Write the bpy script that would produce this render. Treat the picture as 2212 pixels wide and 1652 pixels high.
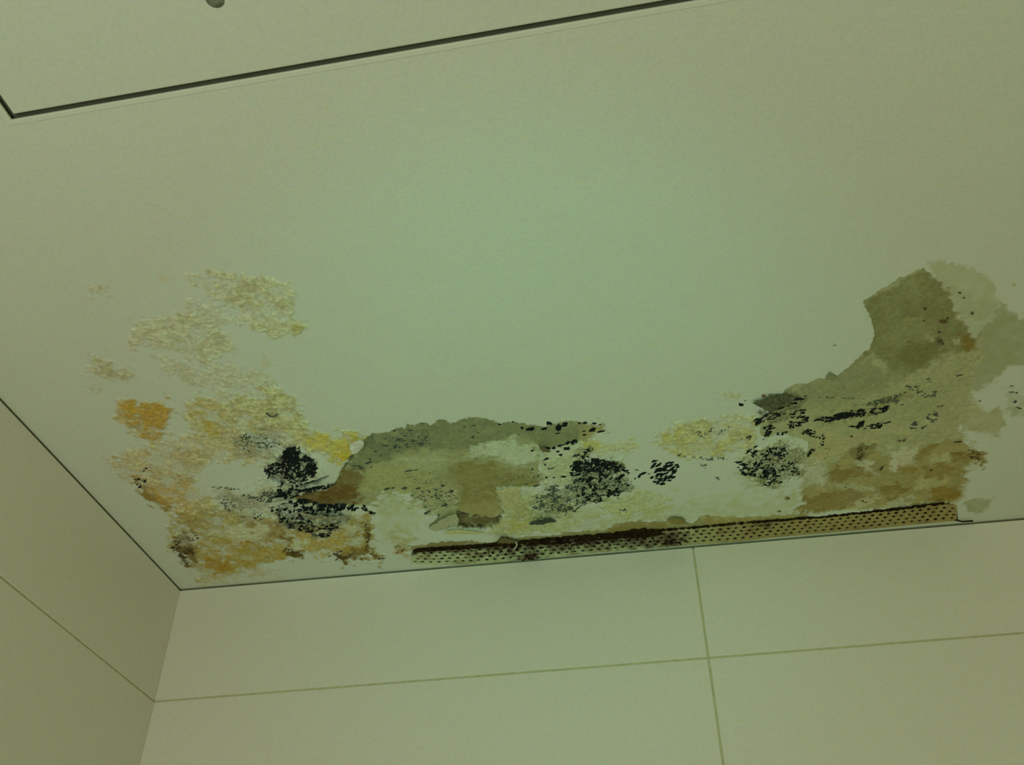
import bpy, bmesh, math, random
import numpy as np
from mathutils import Matrix, Vector

for o in list(bpy.data.objects):
    bpy.data.objects.remove(o, do_unlink=True)
scene = bpy.context.scene
COL = scene.collection
random.seed(7)

# ---------------------------------------------------------------- camera
H = 2.40                      # ceiling height, metres
S = 0.56                      # camera hangs 0.56 m below the ceiling
F_PX, CX, CY = 2071.25, 1106.0, 826.0
RC = np.array([[0.98672519, 0.16231031, -0.00536273],
               [-0.10609135, 0.61925114, -0.77799271],
               [-0.12295536, 0.76823394, 0.62825042]])
CAM = np.array([1.05250827 * S, -1.82803136 * S, H - S])
cam_data = bpy.data.cameras.new('camera')
cam_data.sensor_fit = 'HORIZONTAL'
cam_data.sensor_width = 36.0
cam_data.lens = F_PX / 2212.0 * 36.0
cam_data.clip_start = 0.01
cam = bpy.data.objects.new('camera', cam_data)
COL.objects.link(cam)
mw = Matrix.Identity(4)
for i in range(3):
    mw[i][0] = RC[0][i]
    mw[i][1] = -RC[1][i]
    mw[i][2] = -RC[2][i]
    mw[i][3] = CAM[i]
cam.matrix_world = mw
scene.camera = cam

# ---------------------------------------------------------------- light
world = bpy.data.worlds.new('room_ambience')
scene.world = world
world.use_nodes = True
bgn = world.node_tree.nodes['Background']
bgn.inputs[0].default_value = (0.665, 0.829, 0.25, 1)
bgn.inputs[1].default_value = 0.35


def lamp(name, kind, loc, aim, color, power, size=0.5, spot=None):
    d = bpy.data.lights.new(name, kind)
    d.color = color
    d.energy = power
    if kind == 'AREA':
        d.size = size
    else:
        d.shadow_soft_size = size
    if spot:
        d.spot_size, d.spot_blend = spot
    o = bpy.data.objects.new(name, d)
    COL.objects.link(o)
    o.location = loc
    o.rotation_euler = (Vector(aim) - Vector(loc)).to_track_quat('-Z', 'Y').to_euler()
    return o


# unseen lamps added: soft fill at front left, green spot imitating lens colour shading
lamp('added_fill_left', 'AREA', (0.30, -1.6, 1.45), (0.35, -0.5, H), (0.785, 0.909, 0.70), 5.0, 0.45)
lamp('added_green_spot', 'SPOT', (CAM[0] - 0.05, CAM[1], CAM[2] - 0.03), (0.50, -0.20, H), (0.02, 1.0, 0.52), 3.5, 0.03, (math.radians(52), 1.0))

scene.view_settings.view_transform = 'Standard'
scene.view_settings.look = 'None'
scene.view_settings.gamma = 1.0
scene.view_settings.use_curve_mapping = False
scene.view_settings.exposure = 0.05


# ---------------------------------------------------------------- helpers
def lin(c):
    c = np.asarray(c, float) / 255.0
    return np.where(c <= 0.04045, c / 12.92, ((c + 0.055) / 1.055) ** 2.4)


WHITE = np.array([0.78, 0.78, 0.76])
CAST = np.array([0.885, 0.06, 0.85])      # the judged colours were a little too red


def alb(c, ref=(153, 161, 120)):
    """surface colour from a colour seen next to clean paint seen as ref"""
    k = lin(c) / lin(ref)
    t = np.clip((1 - k[1]) / 0.30, 0, 1)
    sat = np.clip((0.5 - k[2] / k[1]) / 0.35, 0, 1)
    k = k * (1 + (np.array([CAST[0], 1 + CAST[1] * sat, CAST[2]]) - 1) * t)
    k[0] = min(k[0], 1.04)
    return np.clip(k * WHITE, 0.004, 0.85)


def to_plane(px, py):
    """point of the ceiling plane for a place measured on the photograph"""
    px = np.asarray(px, float)
    py = np.asarray(py, float)
    a, b = (px - CX) / F_PX, (py - CY) / F_PX
    dx = a * RC[0][0] + b * RC[1][0] + RC[2][0]
    dy = a * RC[0][1] + b * RC[1][1] + RC[2][1]
    dz = a * RC[0][2] + b * RC[1][2] + RC[2][2]
    t = (H - CAM[2]) / dz
    return CAM[0] + dx * t, CAM[1] + dy * t


def to_photo(x, y):
    d = np.stack([x - CAM[0], y - CAM[1], np.full_like(x, H - CAM[2])])
    c = np.tensordot(RC, d, 1)
    return CX + F_PX * c[0] / c[2], CY + F_PX * c[1] / c[2]


def vnoise(x, y, scale, seed):
    r = np.random.RandomState(seed)
    T = r.rand(256, 256)
    u, v = x / scale + 31.7, y / scale + 17.3
    iu, iv = np.floor(u).astype(int), np.floor(v).astype(int)
    fu, fv = u - iu, v - iv
    fu = fu * fu * (3 - 2 * fu)
    fv = fv * fv * (3 - 2 * fv)
    a, b = iu & 255, iv & 255
    a1, b1 = (a + 1) & 255, (b + 1) & 255
    return (T[a, b] * (1 - fu) + T[a1, b] * fu) * (1 - fv) + (T[a, b1] * (1 - fu) + T[a1, b1] * fu) * fv


def fbm(x, y, scale, seed, octaves=4):
    s, amp, tot = 0, 1.0, 0
    for k in range(octaves):
        s = s + amp * vnoise(x, y, scale / 2 ** k, seed + 13 * k)
        tot += amp
        amp *= 0.55
    return s / tot - 0.5


def worley(x, y, scale, seed):
    r = np.random.RandomState(seed)
    jx, jy = r.rand(128, 128), r.rand(128, 128)
    u, v = x / scale + 40.0, y / scale + 40.0
    iu, iv = np.floor(u).astype(int), np.floor(v).astype(int)
    d1 = np.full(u.shape, 9.0)
    d2 = np.full(u.shape, 9.0)
    for i in (-1, 0, 1):
        for j in (-1, 0, 1):
            a, b = iu + i, iv + j
            d = np.hypot(a + jx[a & 127, b & 127] - u, b + jy[a & 127, b & 127] - v)
            d2 = np.where(d < d1, d1, np.minimum(d2, d))
            d1 = np.minimum(d1, d)
    return d1, d2


def sstep(a, b, x):
    t = np.clip((x - a) / (b - a), 0, 1)
    return t * t * (3 - 2 * t)


def sdist(poly, px, py, margin=60.0):
    """signed distance to an outline, positive inside"""
    P = np.asarray(poly, float)
    out = np.full(px.shape, -margin * 2)
    sel = (px > P[:, 0].min() - margin) & (px < P[:, 0].max() + margin) & \
          (py > P[:, 1].min() - margin) & (py < P[:, 1].max() + margin)
    x, y = px[sel], py[sel]
    d = np.full(x.shape, 1e9)
    ins = np.zeros(x.shape, bool)
    for i in range(len(P)):
        ax, ay = P[i]
        bx, by = P[(i + 1) % len(P)]
        ex, ey = bx - ax, by - ay
        t = np.clip(((x - ax) * ex + (y - ay) * ey) / (ex * ex + ey * ey + 1e-9), 0, 1)
        d = np.minimum(d, np.hypot(x - ax - t * ex, y - ay - t * ey))
        if ay != by:
            c = ((ay > y) != (by > y)) & (x < ex * (y - ay) / ey + ax)
            ins ^= c
    out[sel] = np.where(ins, d, -d)
    return out


def inside(poly, x, y):
    r = False
    n = len(poly)
    for i in range(n):
        ax, ay = poly[i]
        bx, by = poly[(i + 1) % n]
        if (ay > y) != (by > y) and x < (bx - ax) * (y - ay) / (by - ay) + ax:
            r = not r
    return r


def mesh_obj(name, verts, faces, mat, parent=None, smooth=False):
    me = bpy.data.meshes.new(name)
    me.from_pydata([tuple(map(float, v)) for v in verts], [], [tuple(map(int, f)) for f in faces])
    me.materials.append(mat)
    if smooth:
        me.polygons.foreach_set('use_smooth', [True] * len(me.polygons))
    me.update()
    o = bpy.data.objects.new(name, me)
    COL.objects.link(o)
    if parent:
        o.parent = parent
    return o


def box_bm(bm, x0, x1, y0, y1, z0, z1):
    v = [bm.verts.new(p) for p in ((x0, y0, z0), (x1, y0, z0), (x1, y1, z0), (x0, y1, z0),
                                   (x0, y0, z1), (x1, y0, z1), (x1, y1, z1), (x0, y1, z1))]
    for f in ((0, 3, 2, 1), (4, 5, 6, 7), (0, 1, 5, 4), (1, 2, 6, 5), (2, 3, 7, 6), (3, 0, 4, 7)):
        bm.faces.new([v[i] for i in f])
    return v


def bm_obj(name, bm, mat, parent=None, smooth=False):
    me = bpy.data.meshes.new(name)
    bmesh.ops.recalc_face_normals(bm, faces=bm.faces)
    bm.to_mesh(me)
    bm.free()
    me.materials.append(mat)
    if smooth:
        me.polygons.foreach_set('use_smooth', [True] * len(me.polygons))
    o = bpy.data.objects.new(name, me)
    COL.objects.link(o)
    if parent:
        o.parent = parent
    return o


def tag(o, label, cat=None, group=None, kind=None):
    o['label'] = label
    if cat:
        o['category'] = cat
    if group:
        o['group'] = group
    if kind:
        o['kind'] = kind
    return o


# ---------------------------------------------------------------- materials
def material(name, color=None, attr=None, rough=0.6, var=0.06, scale=60.0, bump=0.0, bscale=300.0, tint=None, spec=0.3, metal=0.0, mottle=0.0):
    m = bpy.data.materials.new(name)
    m.use_nodes = True
    nt = m.node_tree
    N, L = nt.nodes, nt.links
    bs = N['Principled BSDF']
    bs.inputs['Roughness'].default_value = rough
    bs.inputs['Metallic'].default_value = metal
    bs.inputs['Specular IOR Level'].default_value = spec
    tc = N.new('ShaderNodeTexCoord')
    no = N.new('ShaderNodeTexNoise')
    no.inputs['Scale'].default_value = scale
    no.inputs['Detail'].default_value = 5
    L.new(tc.outputs['Object'], no.inputs['Vector'])
    ra = N.new('ShaderNodeMapRange')
    ra.inputs['From Min'].default_value = 0.25
    ra.inputs['From Max'].default_value = 0.75
    ra.inputs['To Min'].default_value = 1 - var
    ra.inputs['To Max'].default_value = 1 + var
    L.new(no.outputs['Fac'], ra.inputs['Value'])
    mul = N.new('ShaderNodeVectorMath')
    mul.operation = 'SCALE'
    if attr:
        at = N.new('ShaderNodeAttribute')
        at.attribute_name = attr
        L.new(at.outputs['Color'], mul.inputs[0])
    else:
        mul.inputs[0].default_value = tuple(color)
    L.new(ra.outputs['Result'], mul.inputs['Scale'])
    src = mul.outputs['Vector']
    if mottle:
        nm = N.new('ShaderNodeTexNoise')
        nm.inputs['Scale'].default_value = 170
        nm.inputs['Detail'].default_value = 3
        L.new(tc.outputs['Object'], nm.inputs['Vector'])
        ma = N.new('ShaderNodeVectorMath')
        ma.operation = 'MULTIPLY_ADD'
        L.new(nm.outputs['Color'], ma.inputs[0])
        ma.inputs[1].default_value = (mottle, mottle * 0.7, mottle * 1.5)
        ma.inputs[2].default_value = (1 - mottle / 2, 1 - mottle * 0.35, 1 - mottle * 0.75)
        mm = N.new('ShaderNodeVectorMath')
        mm.operation = 'MULTIPLY'
        L.new(src, mm.inputs[0])
        L.new(ma.outputs['Vector'], mm.inputs[1])
        src = mm.outputs['Vector']
    if tint is not None:
        n2 = N.new('ShaderNodeTexNoise')
        n2.inputs['Scale'].default_value = scale * 0.23
        n2.inputs['Detail'].default_value = 4
        L.new(tc.outputs['Object'], n2.inputs['Vector'])
        r2 = N.new('ShaderNodeMapRange')
        r2.inputs['From Min'].default_value = 0.5
        r2.inputs['From Max'].default_value = 0.68
        L.new(n2.outputs['Fac'], r2.inputs['Value'])
        mx = N.new('ShaderNodeMix')
        mx.data_type = 'RGBA'
        L.new(r2.outputs['Result'], mx.inputs['Factor'])
        L.new(src, mx.inputs['A'])
        mx.inputs['B'].default_value = tuple(tint) + (1,)
        src = mx.outputs['Result']
    L.new(src, bs.inputs['Base Color'])
    if bump:
        nb = N.new('ShaderNodeTexNoise')
        nb.inputs['Scale'].default_value = bscale
        nb.inputs['Detail'].default_value = 3
        L.new(tc.outputs['Object'], nb.inputs['Vector'])
        bu = N.new('ShaderNodeBump')
        bu.inputs['Strength'].default_value = bump
        bu.inputs['Distance'].default_value = 0.0015
        L.new(nb.outputs['Fac'], bu.inputs['Height'])
        L.new(bu.outputs['Normal'], bs.inputs['Normal'])
    return m


M_CEIL = material('ceiling_paint', attr='surface_colour', rough=0.62, var=0.05, scale=420, bump=0.10, bscale=260, mottle=0.16)
M_PLASTER = material('bare_plaster', attr='surface_colour', rough=0.95, var=0.17, scale=330, bump=0.35, bscale=420, spec=0.1, mottle=0.25)
M_BLISTER = material('blistered_paint', attr='surface_colour', rough=0.72, var=0.20, scale=300, bump=0.35, bscale=380, spec=0.2, mottle=0.25)
M_TILE = material('wall_tile', WHITE * (1.08, 0.98, 1.02), rough=0.42, var=0.03, scale=300, bump=0.03, bscale=120, mottle=0.16)
M_GROUT = material('grout', alb((142, 137, 94)), rough=0.9, var=0.15, scale=140)
M_HATCH = material('hatch_board', WHITE * 0.98, rough=0.6, var=0.04, scale=300, bump=0.06, mottle=0.16)
M_FRAME = material('hatch_frame', WHITE * 1.04, rough=0.45, var=0.02, scale=200)
M_LATCH = material('worn_latch', alb((84, 88, 62)), rough=0.8, var=0.5, scale=260)
M_JOINT = material('joint_shade', alb((128, 127, 88)), rough=0.9, var=0.2, scale=120)
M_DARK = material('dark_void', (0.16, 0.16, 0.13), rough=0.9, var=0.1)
M_FLOOR = material('floor_tile', (0.5, 0.48, 0.42), rough=0.5, var=0.05, scale=20)
M_MOULD = material('black_mould', (0.016, 0.019, 0.022), rough=0.95, var=0.6, scale=700, spec=0.05)
M_MOULD_G = material('grey_mould', alb((62, 66, 50)), rough=0.95, var=0.4, scale=600, spec=0.05)
M_MOULD_B = material('brown_mould', alb((70, 58, 30)), rough=0.95, var=0.4, scale=600, spec=0.05)
M_BEAD = material('zinc_bead', attr='surface_colour', rough=0.75, var=0.22, scale=330, bump=0.2, bscale=500, spec=0.3)
M_RUST = material('rust_crust', (0.030, 0.017, 0.008), rough=0.98, var=0.7, scale=260, tint=(0.012, 0.008, 0.006), spec=0.05, bump=0.4, bscale=500)
M_FLAKE = material('paint_flake', attr='surface_colour', rough=0.75, var=0.08, scale=400, spec=0.2)

# ---------------------------------------------------------------- the damaged part of the ceiling, as a relief
X0, X1, Y0, Y1 = 0.0, 1.044, -0.564, 0.0
NX, NY = 1161, 471
gx = np.linspace(X0, X1, NX)
gy = np.linspace(Y0, Y1, NY)
WX, WY = np.meshgrid(gx, gy, indexing='ij')
PX, PY = to_photo(WX, WY)
MX, MY = WX * 1000, WY * 1000           # millimetres for the noises
N_FINE = fbm(MX, MY, 7, 1)
N_MID = fbm(MX, MY, 18, 2)
N_BIG = fbm(MX, MY, 60, 3)
N_TINY = fbm(MX, MY, 3.2, 4, 2)
W1, W2 = worley(MX + 5 * N_FINE, MY + 5 * N_FINE, 7.5, 5)
CELL = W2 - W1                            # 0 on cell borders
V1, V2 = worley(MX + 4 * N_FINE, MY + 4 * N_FINE, 4.2, 6)
CELLS = V2 - V1
N_RAG = 0.9 * fbm(MX, MY, 26, 7) / 0.12 * 0.45 + N_FINE / 0.12 * 0.5 + N_TINY / 0.14 * 0.22      # ragged rims, about unit size
WR = 1 - np.abs(fbm(MX + 6 * N_FINE, MY * 1.0 + 6 * N_MID, 9.0, 8, 3)) * 6.5       # wrinkles: ridges near 1
hgt = np.zeros_like(WX)                   # metres, positive = up into the ceiling
colr = np.empty(WX.shape + (3,))
colr[:] = WHITE
colr *= (1 + 0.03 * N_BIG)[..., None]


def window(x0, x1, y0, y1):
    """slices of the grid that hold a rectangle of the photograph"""
    k = np.array([x0, x1, x0, x1, (x0 + x1) / 2]), np.array([y0, y0, y1, y1, y0])
    x, y = to_plane(*k)
    i0 = int(np.clip((x.min() - X0) / (X1 - X0) * (NX - 1) - 2, 0, NX - 1))
    i1 = int(np.clip((x.max() - X0) / (X1 - X0) * (NX - 1) + 3, 1, NX))
    j0 = int(np.clip((y.min() - Y0) / (Y1 - Y0) * (NY - 1) - 2, 0, NY - 1))
    j1 = int(np.clip((y.max() - Y0) / (Y1 - Y0) * (NY - 1) + 3, 1, NY))
    return slice(i0, i1), slice(j0, j1)


ALL = (slice(None), slice(None))


def blend(c, m, w=ALL):
    colr[w] = colr[w] * (1 - m[..., None]) + np.asarray(c) * m[..., None]


def region(poly, soft=3.0, rough=6.0, noise=None, margin=45):
    """mask of an outline with a ragged rim; returns it with its window on the grid"""
    P = np.asarray(poly, float)
    w = window(P[:, 0].min() - margin, P[:, 0].max() + margin, P[:, 1].min() - margin, P[:, 1].max() + margin)
    n = N_RAG[w] if noise is None else noise[w]
    return sstep(-soft, soft, sdist(poly, PX[w], PY[w], margin) + rough * n), w


def spot(cx, cy, rx, ry, soft=0.5, rough=0.3):
    w = window(cx - 3 * rx, cx + 3 * rx, cy - 3 * ry, cy + 3 * ry)
    d = np.hypot((PX[w] - cx) / rx, (PY[w] - cy) / ry)
    return sstep(1 + soft, 1 - soft, d + rough * N_RAG[w]), w


# --- outlines
PATCH_L = [(625, 1079), (660, 1061), (701, 1057), (723, 1045), (732, 1029), (738, 1011), (749, 996), (766, 974), (786, 954), (788, 946),
           (802, 943), (803, 937), (849, 931), (876, 925), (879, 917), (896, 920), (909, 913), (929, 920), (949, 906), (961, 909), (971, 916),
           (996, 910), (1016, 902), (1031, 900), (1055, 905), (1083, 917), (1108, 911), (1133, 916), (1172, 920), (1197, 917), (1209, 912),
           (1249, 911), (1274, 912), (1299, 917), (1313, 925), (1318, 937), (1299, 945), (1274, 952), (1251, 952), (1239, 957), (1199, 967),
           (1172, 973), (1170, 1000), (1167, 1019), (1170, 1039), (1162, 1052), (1123, 1052), (1070, 1055), (1080, 1074), (1088, 1109),
           (1073, 1136), (1048, 1144), (988, 1139), (939, 1145), (926, 1139), (949, 1116), (924, 1114), (914, 1099), (894, 1089), (884, 1074),
           (854, 1071), (829, 1074), (809, 1094), (750, 1094), (700, 1096), (660, 1088)]
PATCH_R = [(1864, 653), (1903, 627), (1946, 601), (1996, 581), (2009, 592), (2044, 623), (2060, 660), (2085, 700), (2112, 735), (2120, 770),
           (2100, 800), (2106, 853), (2100, 890), (2079, 930), (2085, 957), (2100, 972), (2132, 986), (2122, 1001), (2090, 1016), (2085, 1039),
           (2078, 1075), (2072, 1092), (1714, 1110), (1714, 1103), (1739, 1091), (1735, 1059), (1727, 1029), (1733, 1016), (1738, 994),
           (1748, 974), (1745, 954), (1713, 944), (1691, 937), (1658, 949), (1643, 939), (1643, 919), (1666, 889), (1641, 876), (1625, 867),
           (1631, 863), (1656, 866), (1663, 851), (1691, 851), (1698, 840), (1721, 831), (1750, 828), (1763, 819), (1783, 817), (1791, 803),
           (1810, 812), (1828, 799), (1848, 780), (1870, 758), (1879, 753), (1889, 730), (1889, 712), (1883, 688), (1872, 669)]
BEAD_TOP = [(889, 1196), (900, 1190), (919, 1188), (1018, 1182), (1073, 1176), (1123, 1171), (1250, 1160), (1418, 1147), (1547, 1136),
            (1650, 1127), (1796, 1115), (1960, 1097), (2035, 1088), (2066, 1091)]
BEAD_BOT = [(889, 1216), (939, 1219), (1068, 1214), (1162, 1204), (1331, 1189), (1498, 1175), (1600, 1168), (1662, 1160), (1780, 1150),
            (1911, 1138), (2000, 1129), (2070, 1123)]
STRIP = [(889, 1178), (919, 1176), (949, 1171), (1016, 1167), (1043, 1171), (1060, 1174), (1078, 1168), (1083, 1157), (1112, 1163), (1184, 1156),
         (1209, 1156), (1219, 1150), (1304, 1147), (1326, 1134), (1361, 1126), (1410, 1127), (1438, 1126), (1448, 1115), (1473, 1116),
         (1480, 1126), (1498, 1129), (1510, 1119), (1530, 1111), (1539, 1116), (1604, 1118), (1653, 1116), (1711, 1111)] + \
        [(x, y + 4) for x, y in reversed([p for p in BEAD_TOP if p[0] < 1800])]

# --- blistered, stained paint (left)
BL = [
    # outline, colour, strength, relief mm
    ([(400, 600), (480, 588), (560, 598), (632, 620), (640, 650), (612, 690), (655, 703), (645, 720), (590, 728), (540, 712), (520, 680), (490, 652), (440, 640)], (168, 157, 102), 0.75, 1.5),
    ([(285, 690), (340, 676), (420, 676), (500, 718), (502, 750), (450, 782), (390, 772), (330, 742), (290, 742)], (166, 157, 106), 0.6, 1.2),
    ([(395, 640), (480, 645), (520, 690), (470, 710), (400, 690)], (168, 160, 112), 0.4, 0.8),
    ([(330, 770), (430, 780), (560, 800), (640, 870), (560, 850), (480, 850), (400, 820)], (166, 156, 108), 0.45, 0.9),
    ([(185, 620), (230, 600), (235, 640), (195, 650)], (166, 148, 92), 0.4, 0.5),
    ([(196, 765), (212, 770), (250, 790), (295, 800), (294, 818), (270, 826), (230, 815), (205, 800), (225, 798)], (154, 142, 94), 0.6, 1.6),
    ([(175, 835), (200, 822), (235, 830), (200, 840)], (150, 138, 88), 0.45, 0.6),
    ([(480, 850), (540, 832), (610, 842), (648, 880), (668, 915), (705, 938), (740, 930), (788, 942), (768, 974), (738, 1012), (700, 990), (640, 962), (560, 950), (480, 930), (430, 935), (395, 905), (400, 870), (440, 862)], (170, 156, 98), 0.85, 1.9),
    ([(262, 870), (300, 868), (352, 870), (372, 890), (362, 925), (345, 958), (300, 945), (265, 922), (243, 888)], (158, 134, 74), 0.85, 1.8),
    ([(300, 958), (400, 938), (520, 935), (570, 960), (585, 985), (540, 1000), (470, 992), (430, 1008), (420, 1050), (470, 1085), (500, 1120), (400, 1125), (345, 1090), (290, 1045), (278, 1010), (240, 1005), (235, 990)], (167, 148, 96), 0.8, 1.6),
    ([(380, 1100), (470, 1090), (560, 1110), (700, 1120), (745, 1105), (800, 1102), (812, 1150), (800, 1190), (835, 1203), (825, 1216), (790, 1204), (740, 1224), (720, 1200), (620, 1190), (600, 1205), (540, 1235), (430, 1246), (400, 1210), (368, 1180), (372, 1140)], (152, 136, 80), 0.9, 2.4),
    ([(480, 1060), (560, 1040), (700, 1060), (740, 1090), (640, 1120), (520, 1110)], (150, 146, 104), 0.55, 1.8),
    ([(560, 970), (640, 955), (700, 985), (700, 1040), (640, 1065), (575, 1040)], (146, 148, 108), 0.5, 2.4),
    ([(840, 1165), (890, 1160), (900, 1185), (880, 1205), (850, 1195)], (150, 130, 78), 0.6, 0.8),
    ([(225, 990), (300, 985), (310, 1040), (250, 1040)], (166, 150, 106), 0.35, 0.5),
    ([(410, 1215), (560, 1210), (600, 1240), (430, 1262)], (158, 144, 92), 0.45, 0.5),
    # right of the middle
    ([(1418, 940), (1450, 915), (1500, 905), (1580, 898), (1640, 912), (1640, 960), (1620, 975), (1560, 985), (1500, 990), (1445, 970)], (160, 152, 88), 0.75, 1.6),
    ([(1245, 955), (1290, 940), (1330, 945), (1380, 950), (1370, 965), (1300, 985), (1250, 985)], (160, 158, 92), 0.6, 1.4),
    ([(1300, 1075), (1400, 1060), (1440, 1080), (1400, 1110), (1300, 1110)], (155, 150, 90), 0.45, 0.8),
    ([(1155, 990), (1250, 985), (1330, 985), (1365, 1025), (1350, 1070), (1260, 1100), (1150, 1115), (1145, 1080), (1180, 1050), (1160, 1020)], (140, 142, 92), 0.5, 2.2),
    ([(1590, 985), (1640, 960), (1700, 945), (1745, 970), (1735, 1030), (1690, 1055), (1620, 1035)], (150, 152, 100), 0.55, 2.4),
    ([(1560, 852), (1620, 850), (1620, 872), (1570, 872)], (160, 152, 86), 0.5, 0.5),
    ([(1080, 1060), (1150, 1055), (1140, 1110), (1200, 1140), (1060, 1160), (1085, 1110)], (146, 140, 84), 0.6, 1.0),
    ([(1060, 1138), (1200, 1122), (1420, 1095), (1430, 1118), (1300, 1142), (1100, 1160)], (150, 150, 96), 0.5, 0.6),
]
blister = np.zeros_like(WX)
L_REF = (157, 161, 124)
dome = np.clip(0.30 * sstep(0.02, 0.5, CELL) + 0.25 * sstep(0.0, 0.45, CELLS) + 0.55 * sstep(0.0, 1.0, WR), 0, 1)
for poly, c, st, mm in BL:
    m, w = region(poly, 7, 9)
    blister[w] = np.maximum(blister[w], m * st)
    holes = sstep(-0.14, 0.06, N_MID[w] + 0.5 * N_FINE[w] + 0.16 * (st - 0.5))
    hgt[w] -= m * mm * 0.001 * (0.15 + 1.0 * dome[w]) * (0.2 + 0.8 * holes)
    tone = alb(c, L_REF)[None, None, :] * (1 + 0.45 * N_FINE[w] + 0.5 * N_MID[w])[..., None]
    blend(np.clip(tone, 0, 0.85), m * st * (0.35 + 0.65 * holes), w)
# brown liquor dried between the blisters
grooves = (1 - sstep(0.02, 0.20, CELL)) * 0.35 + (1 - sstep(0.02, 0.25, CELLS)) * 0.25 + 0.6 * (1 - sstep(0.05, 0.55, WR))
blend(alb((128, 106, 56), L_REF), np.clip(blister * grooves * 0.72 * sstep(-0.15, 0.12, N_MID + 0.08), 0, 1))


def stain(poly, c, st, soft=8, rough=8, ref=None, tex=0.5):
    m, w = region(poly, soft, rough)
    m = m * st * np.clip(1 - tex * 0.4 + tex * 3.0 * (N_FINE[w] + N_MID[w] * 0.6), 0, 1.15)
    blend(alb(c, ref or L_REF), np.clip(m, 0, 1), w)


OR = (158, 118, 42)
stain([(275, 876), (302, 868), (350, 872), (366, 893), (352, 925), (320, 930), (285, 915)], OR, 0.8, 8, 8, None, 0.8)
stain([(300, 905), (352, 900), (345, 950), (305, 940)], (158, 118, 50), 0.6)
stain([(412, 895), (440, 893), (470, 925), (440, 925)], (152, 122, 48), 0.75)
stain([(395, 875), (470, 868), (490, 890), (420, 900)], (156, 130, 72), 0.5)
stain([(640, 935), (700, 935), (785, 942), (772, 968), (740, 1000), (700, 985)], (170, 146, 60), 0.8)
stain([(735, 955), (768, 958), (745, 995), (722, 980)], (166, 136, 42), 0.7)
stain([(290, 1025), (315, 1040), (345, 1075), (390, 1100), (370, 1100), (325, 1085), (292, 1050)], (126, 98, 44), 0.85, 5, 6)
stain([(325, 1050), (400, 1050), (410, 1090), (350, 1085)], (160, 122, 58), 0.6)
stain([(375, 1170), (400, 1150), (425, 1185), (425, 1215), (395, 1215)], (92, 74, 36), 0.85, 6, 8)
stain([(430, 1165), (520, 1160), (560, 1190), (600, 1170), (640, 1160), (620, 1195), (560, 1215), (470, 1232), (430, 1200)], (148, 120, 54), 0.85, 8, 9, None, 0.9)
stain([(440, 1205), (490, 1212), (490, 1228), (450, 1225)], (144, 104, 34), 0.75)
stain([(515, 1165), (545, 1160), (540, 1180), (518, 1180)], (144, 104, 36), 0.75)
stain([(520, 1115), (620, 1125), (600, 1160), (560, 1170), (540, 1140)], (128, 102, 52), 0.7)
stain([(615, 1150), (645, 1180), (660, 1200), (630, 1195), (605, 1170)], (104, 78, 32), 0.85, 5, 7)
stain([(625, 1185), (660, 1185), (662, 1200), (635, 1200)], (88, 66, 18), 0.9, 4, 5)
stain([(715, 1195), (790, 1180), (800, 1200), (745, 1222), (722, 1212)], (96, 72, 30), 0.9, 5, 8)
stain([(745, 1110), (800, 1110), (806, 1180), (790, 1195), (760, 1150)], (132, 106, 46), 0.8, 8, 9, None, 0.8)
stain([(785, 1130), (802, 1130), (800, 1185), (788, 1185)], (104, 78, 30), 0.75, 4, 6)
stain([(800, 1192), (832, 1205), (828, 1214), (806, 1204)], (104, 84, 40), 0.8, 4, 5)
stain([(640, 1130), (740, 1120), (750, 1190), (660, 1190)], (158, 124, 52), 0.6)
stain([(400, 1105), (470, 1120), (440, 1160), (400, 1140)], (138, 112, 62), 0.55)
stain([(848, 1178), (880, 1168), (885, 1192), (855, 1195)], (140, 104, 56), 0.7, 4, 7)
for a, b, r in ((640, 1180, 9), (548, 1160, 12), (565, 1145, 16), (520, 1150, 18), (662, 1167, 7), (760, 1140, 8), (695, 1150, 9)):
    m, w = spot(a, b, r * 1.3, r, 0.35, 0.25)
    blend(alb((164, 160, 112), L_REF), m * 0.7, w)
    hgt[w] -= m * 0.0012
stain([(345, 595), (365, 600), (365, 610), (345, 612)], (164, 150, 100), 0.5, 3, 4)
stain([(570, 770), (582, 770), (580, 790), (568, 788)], (158, 140, 90), 0.5, 3, 4)
stain([(625, 703), (656, 703), (652, 716), (632, 720)], (152, 138, 80), 0.8, 3, 4)
# right part
stain([(1430, 925), (1470, 930), (1460, 945), (1430, 945)], (160, 142, 66), 0.7)
stain([(1460, 945), (1560, 960), (1560, 980), (1480, 980)], (152, 140, 66), 0.6)
stain([(1115, 1090), (1130, 1090), (1125, 1135), (1105, 1140)], (122, 96, 36), 0.75, 4, 6)
stain([(1110, 1125), (1135, 1128), (1132, 1145), (1112, 1145)], (160, 132, 20), 0.7, 4, 6)
stain([(1200, 1092), (1235, 1088), (1240, 1120), (1215, 1115)], (116, 100, 42), 0.7, 4, 6)
stain([(822, 1080), (900, 1078), (925, 1125), (905, 1175), (830, 1185), (810, 1130)], (148, 148, 98), 0.6, 14, 12)
stain([(800, 1060), (860, 1060), (860, 1100), (815, 1110)], (144, 142, 90), 0.6, 12, 10)
stain([(850, 1140), (900, 1150), (895, 1180), (850, 1180)], (146, 134, 82), 0.5, 10, 10)
stain([(1165, 960), (1260, 955), (1260, 1010), (1180, 1050), (1160, 1010)], (150, 149, 100), 0.65, 10, 8)
stain([(1090, 1062), (1180, 1060), (1300, 1090), (1310, 1130), (1150, 1150), (1080, 1150)], (148, 144, 90), 0.65, 10, 9)
stain([(1290, 1070), (1420, 1060), (1450, 1090), (1330, 1120)], (150, 150, 92), 0.6, 12, 10)
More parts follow.
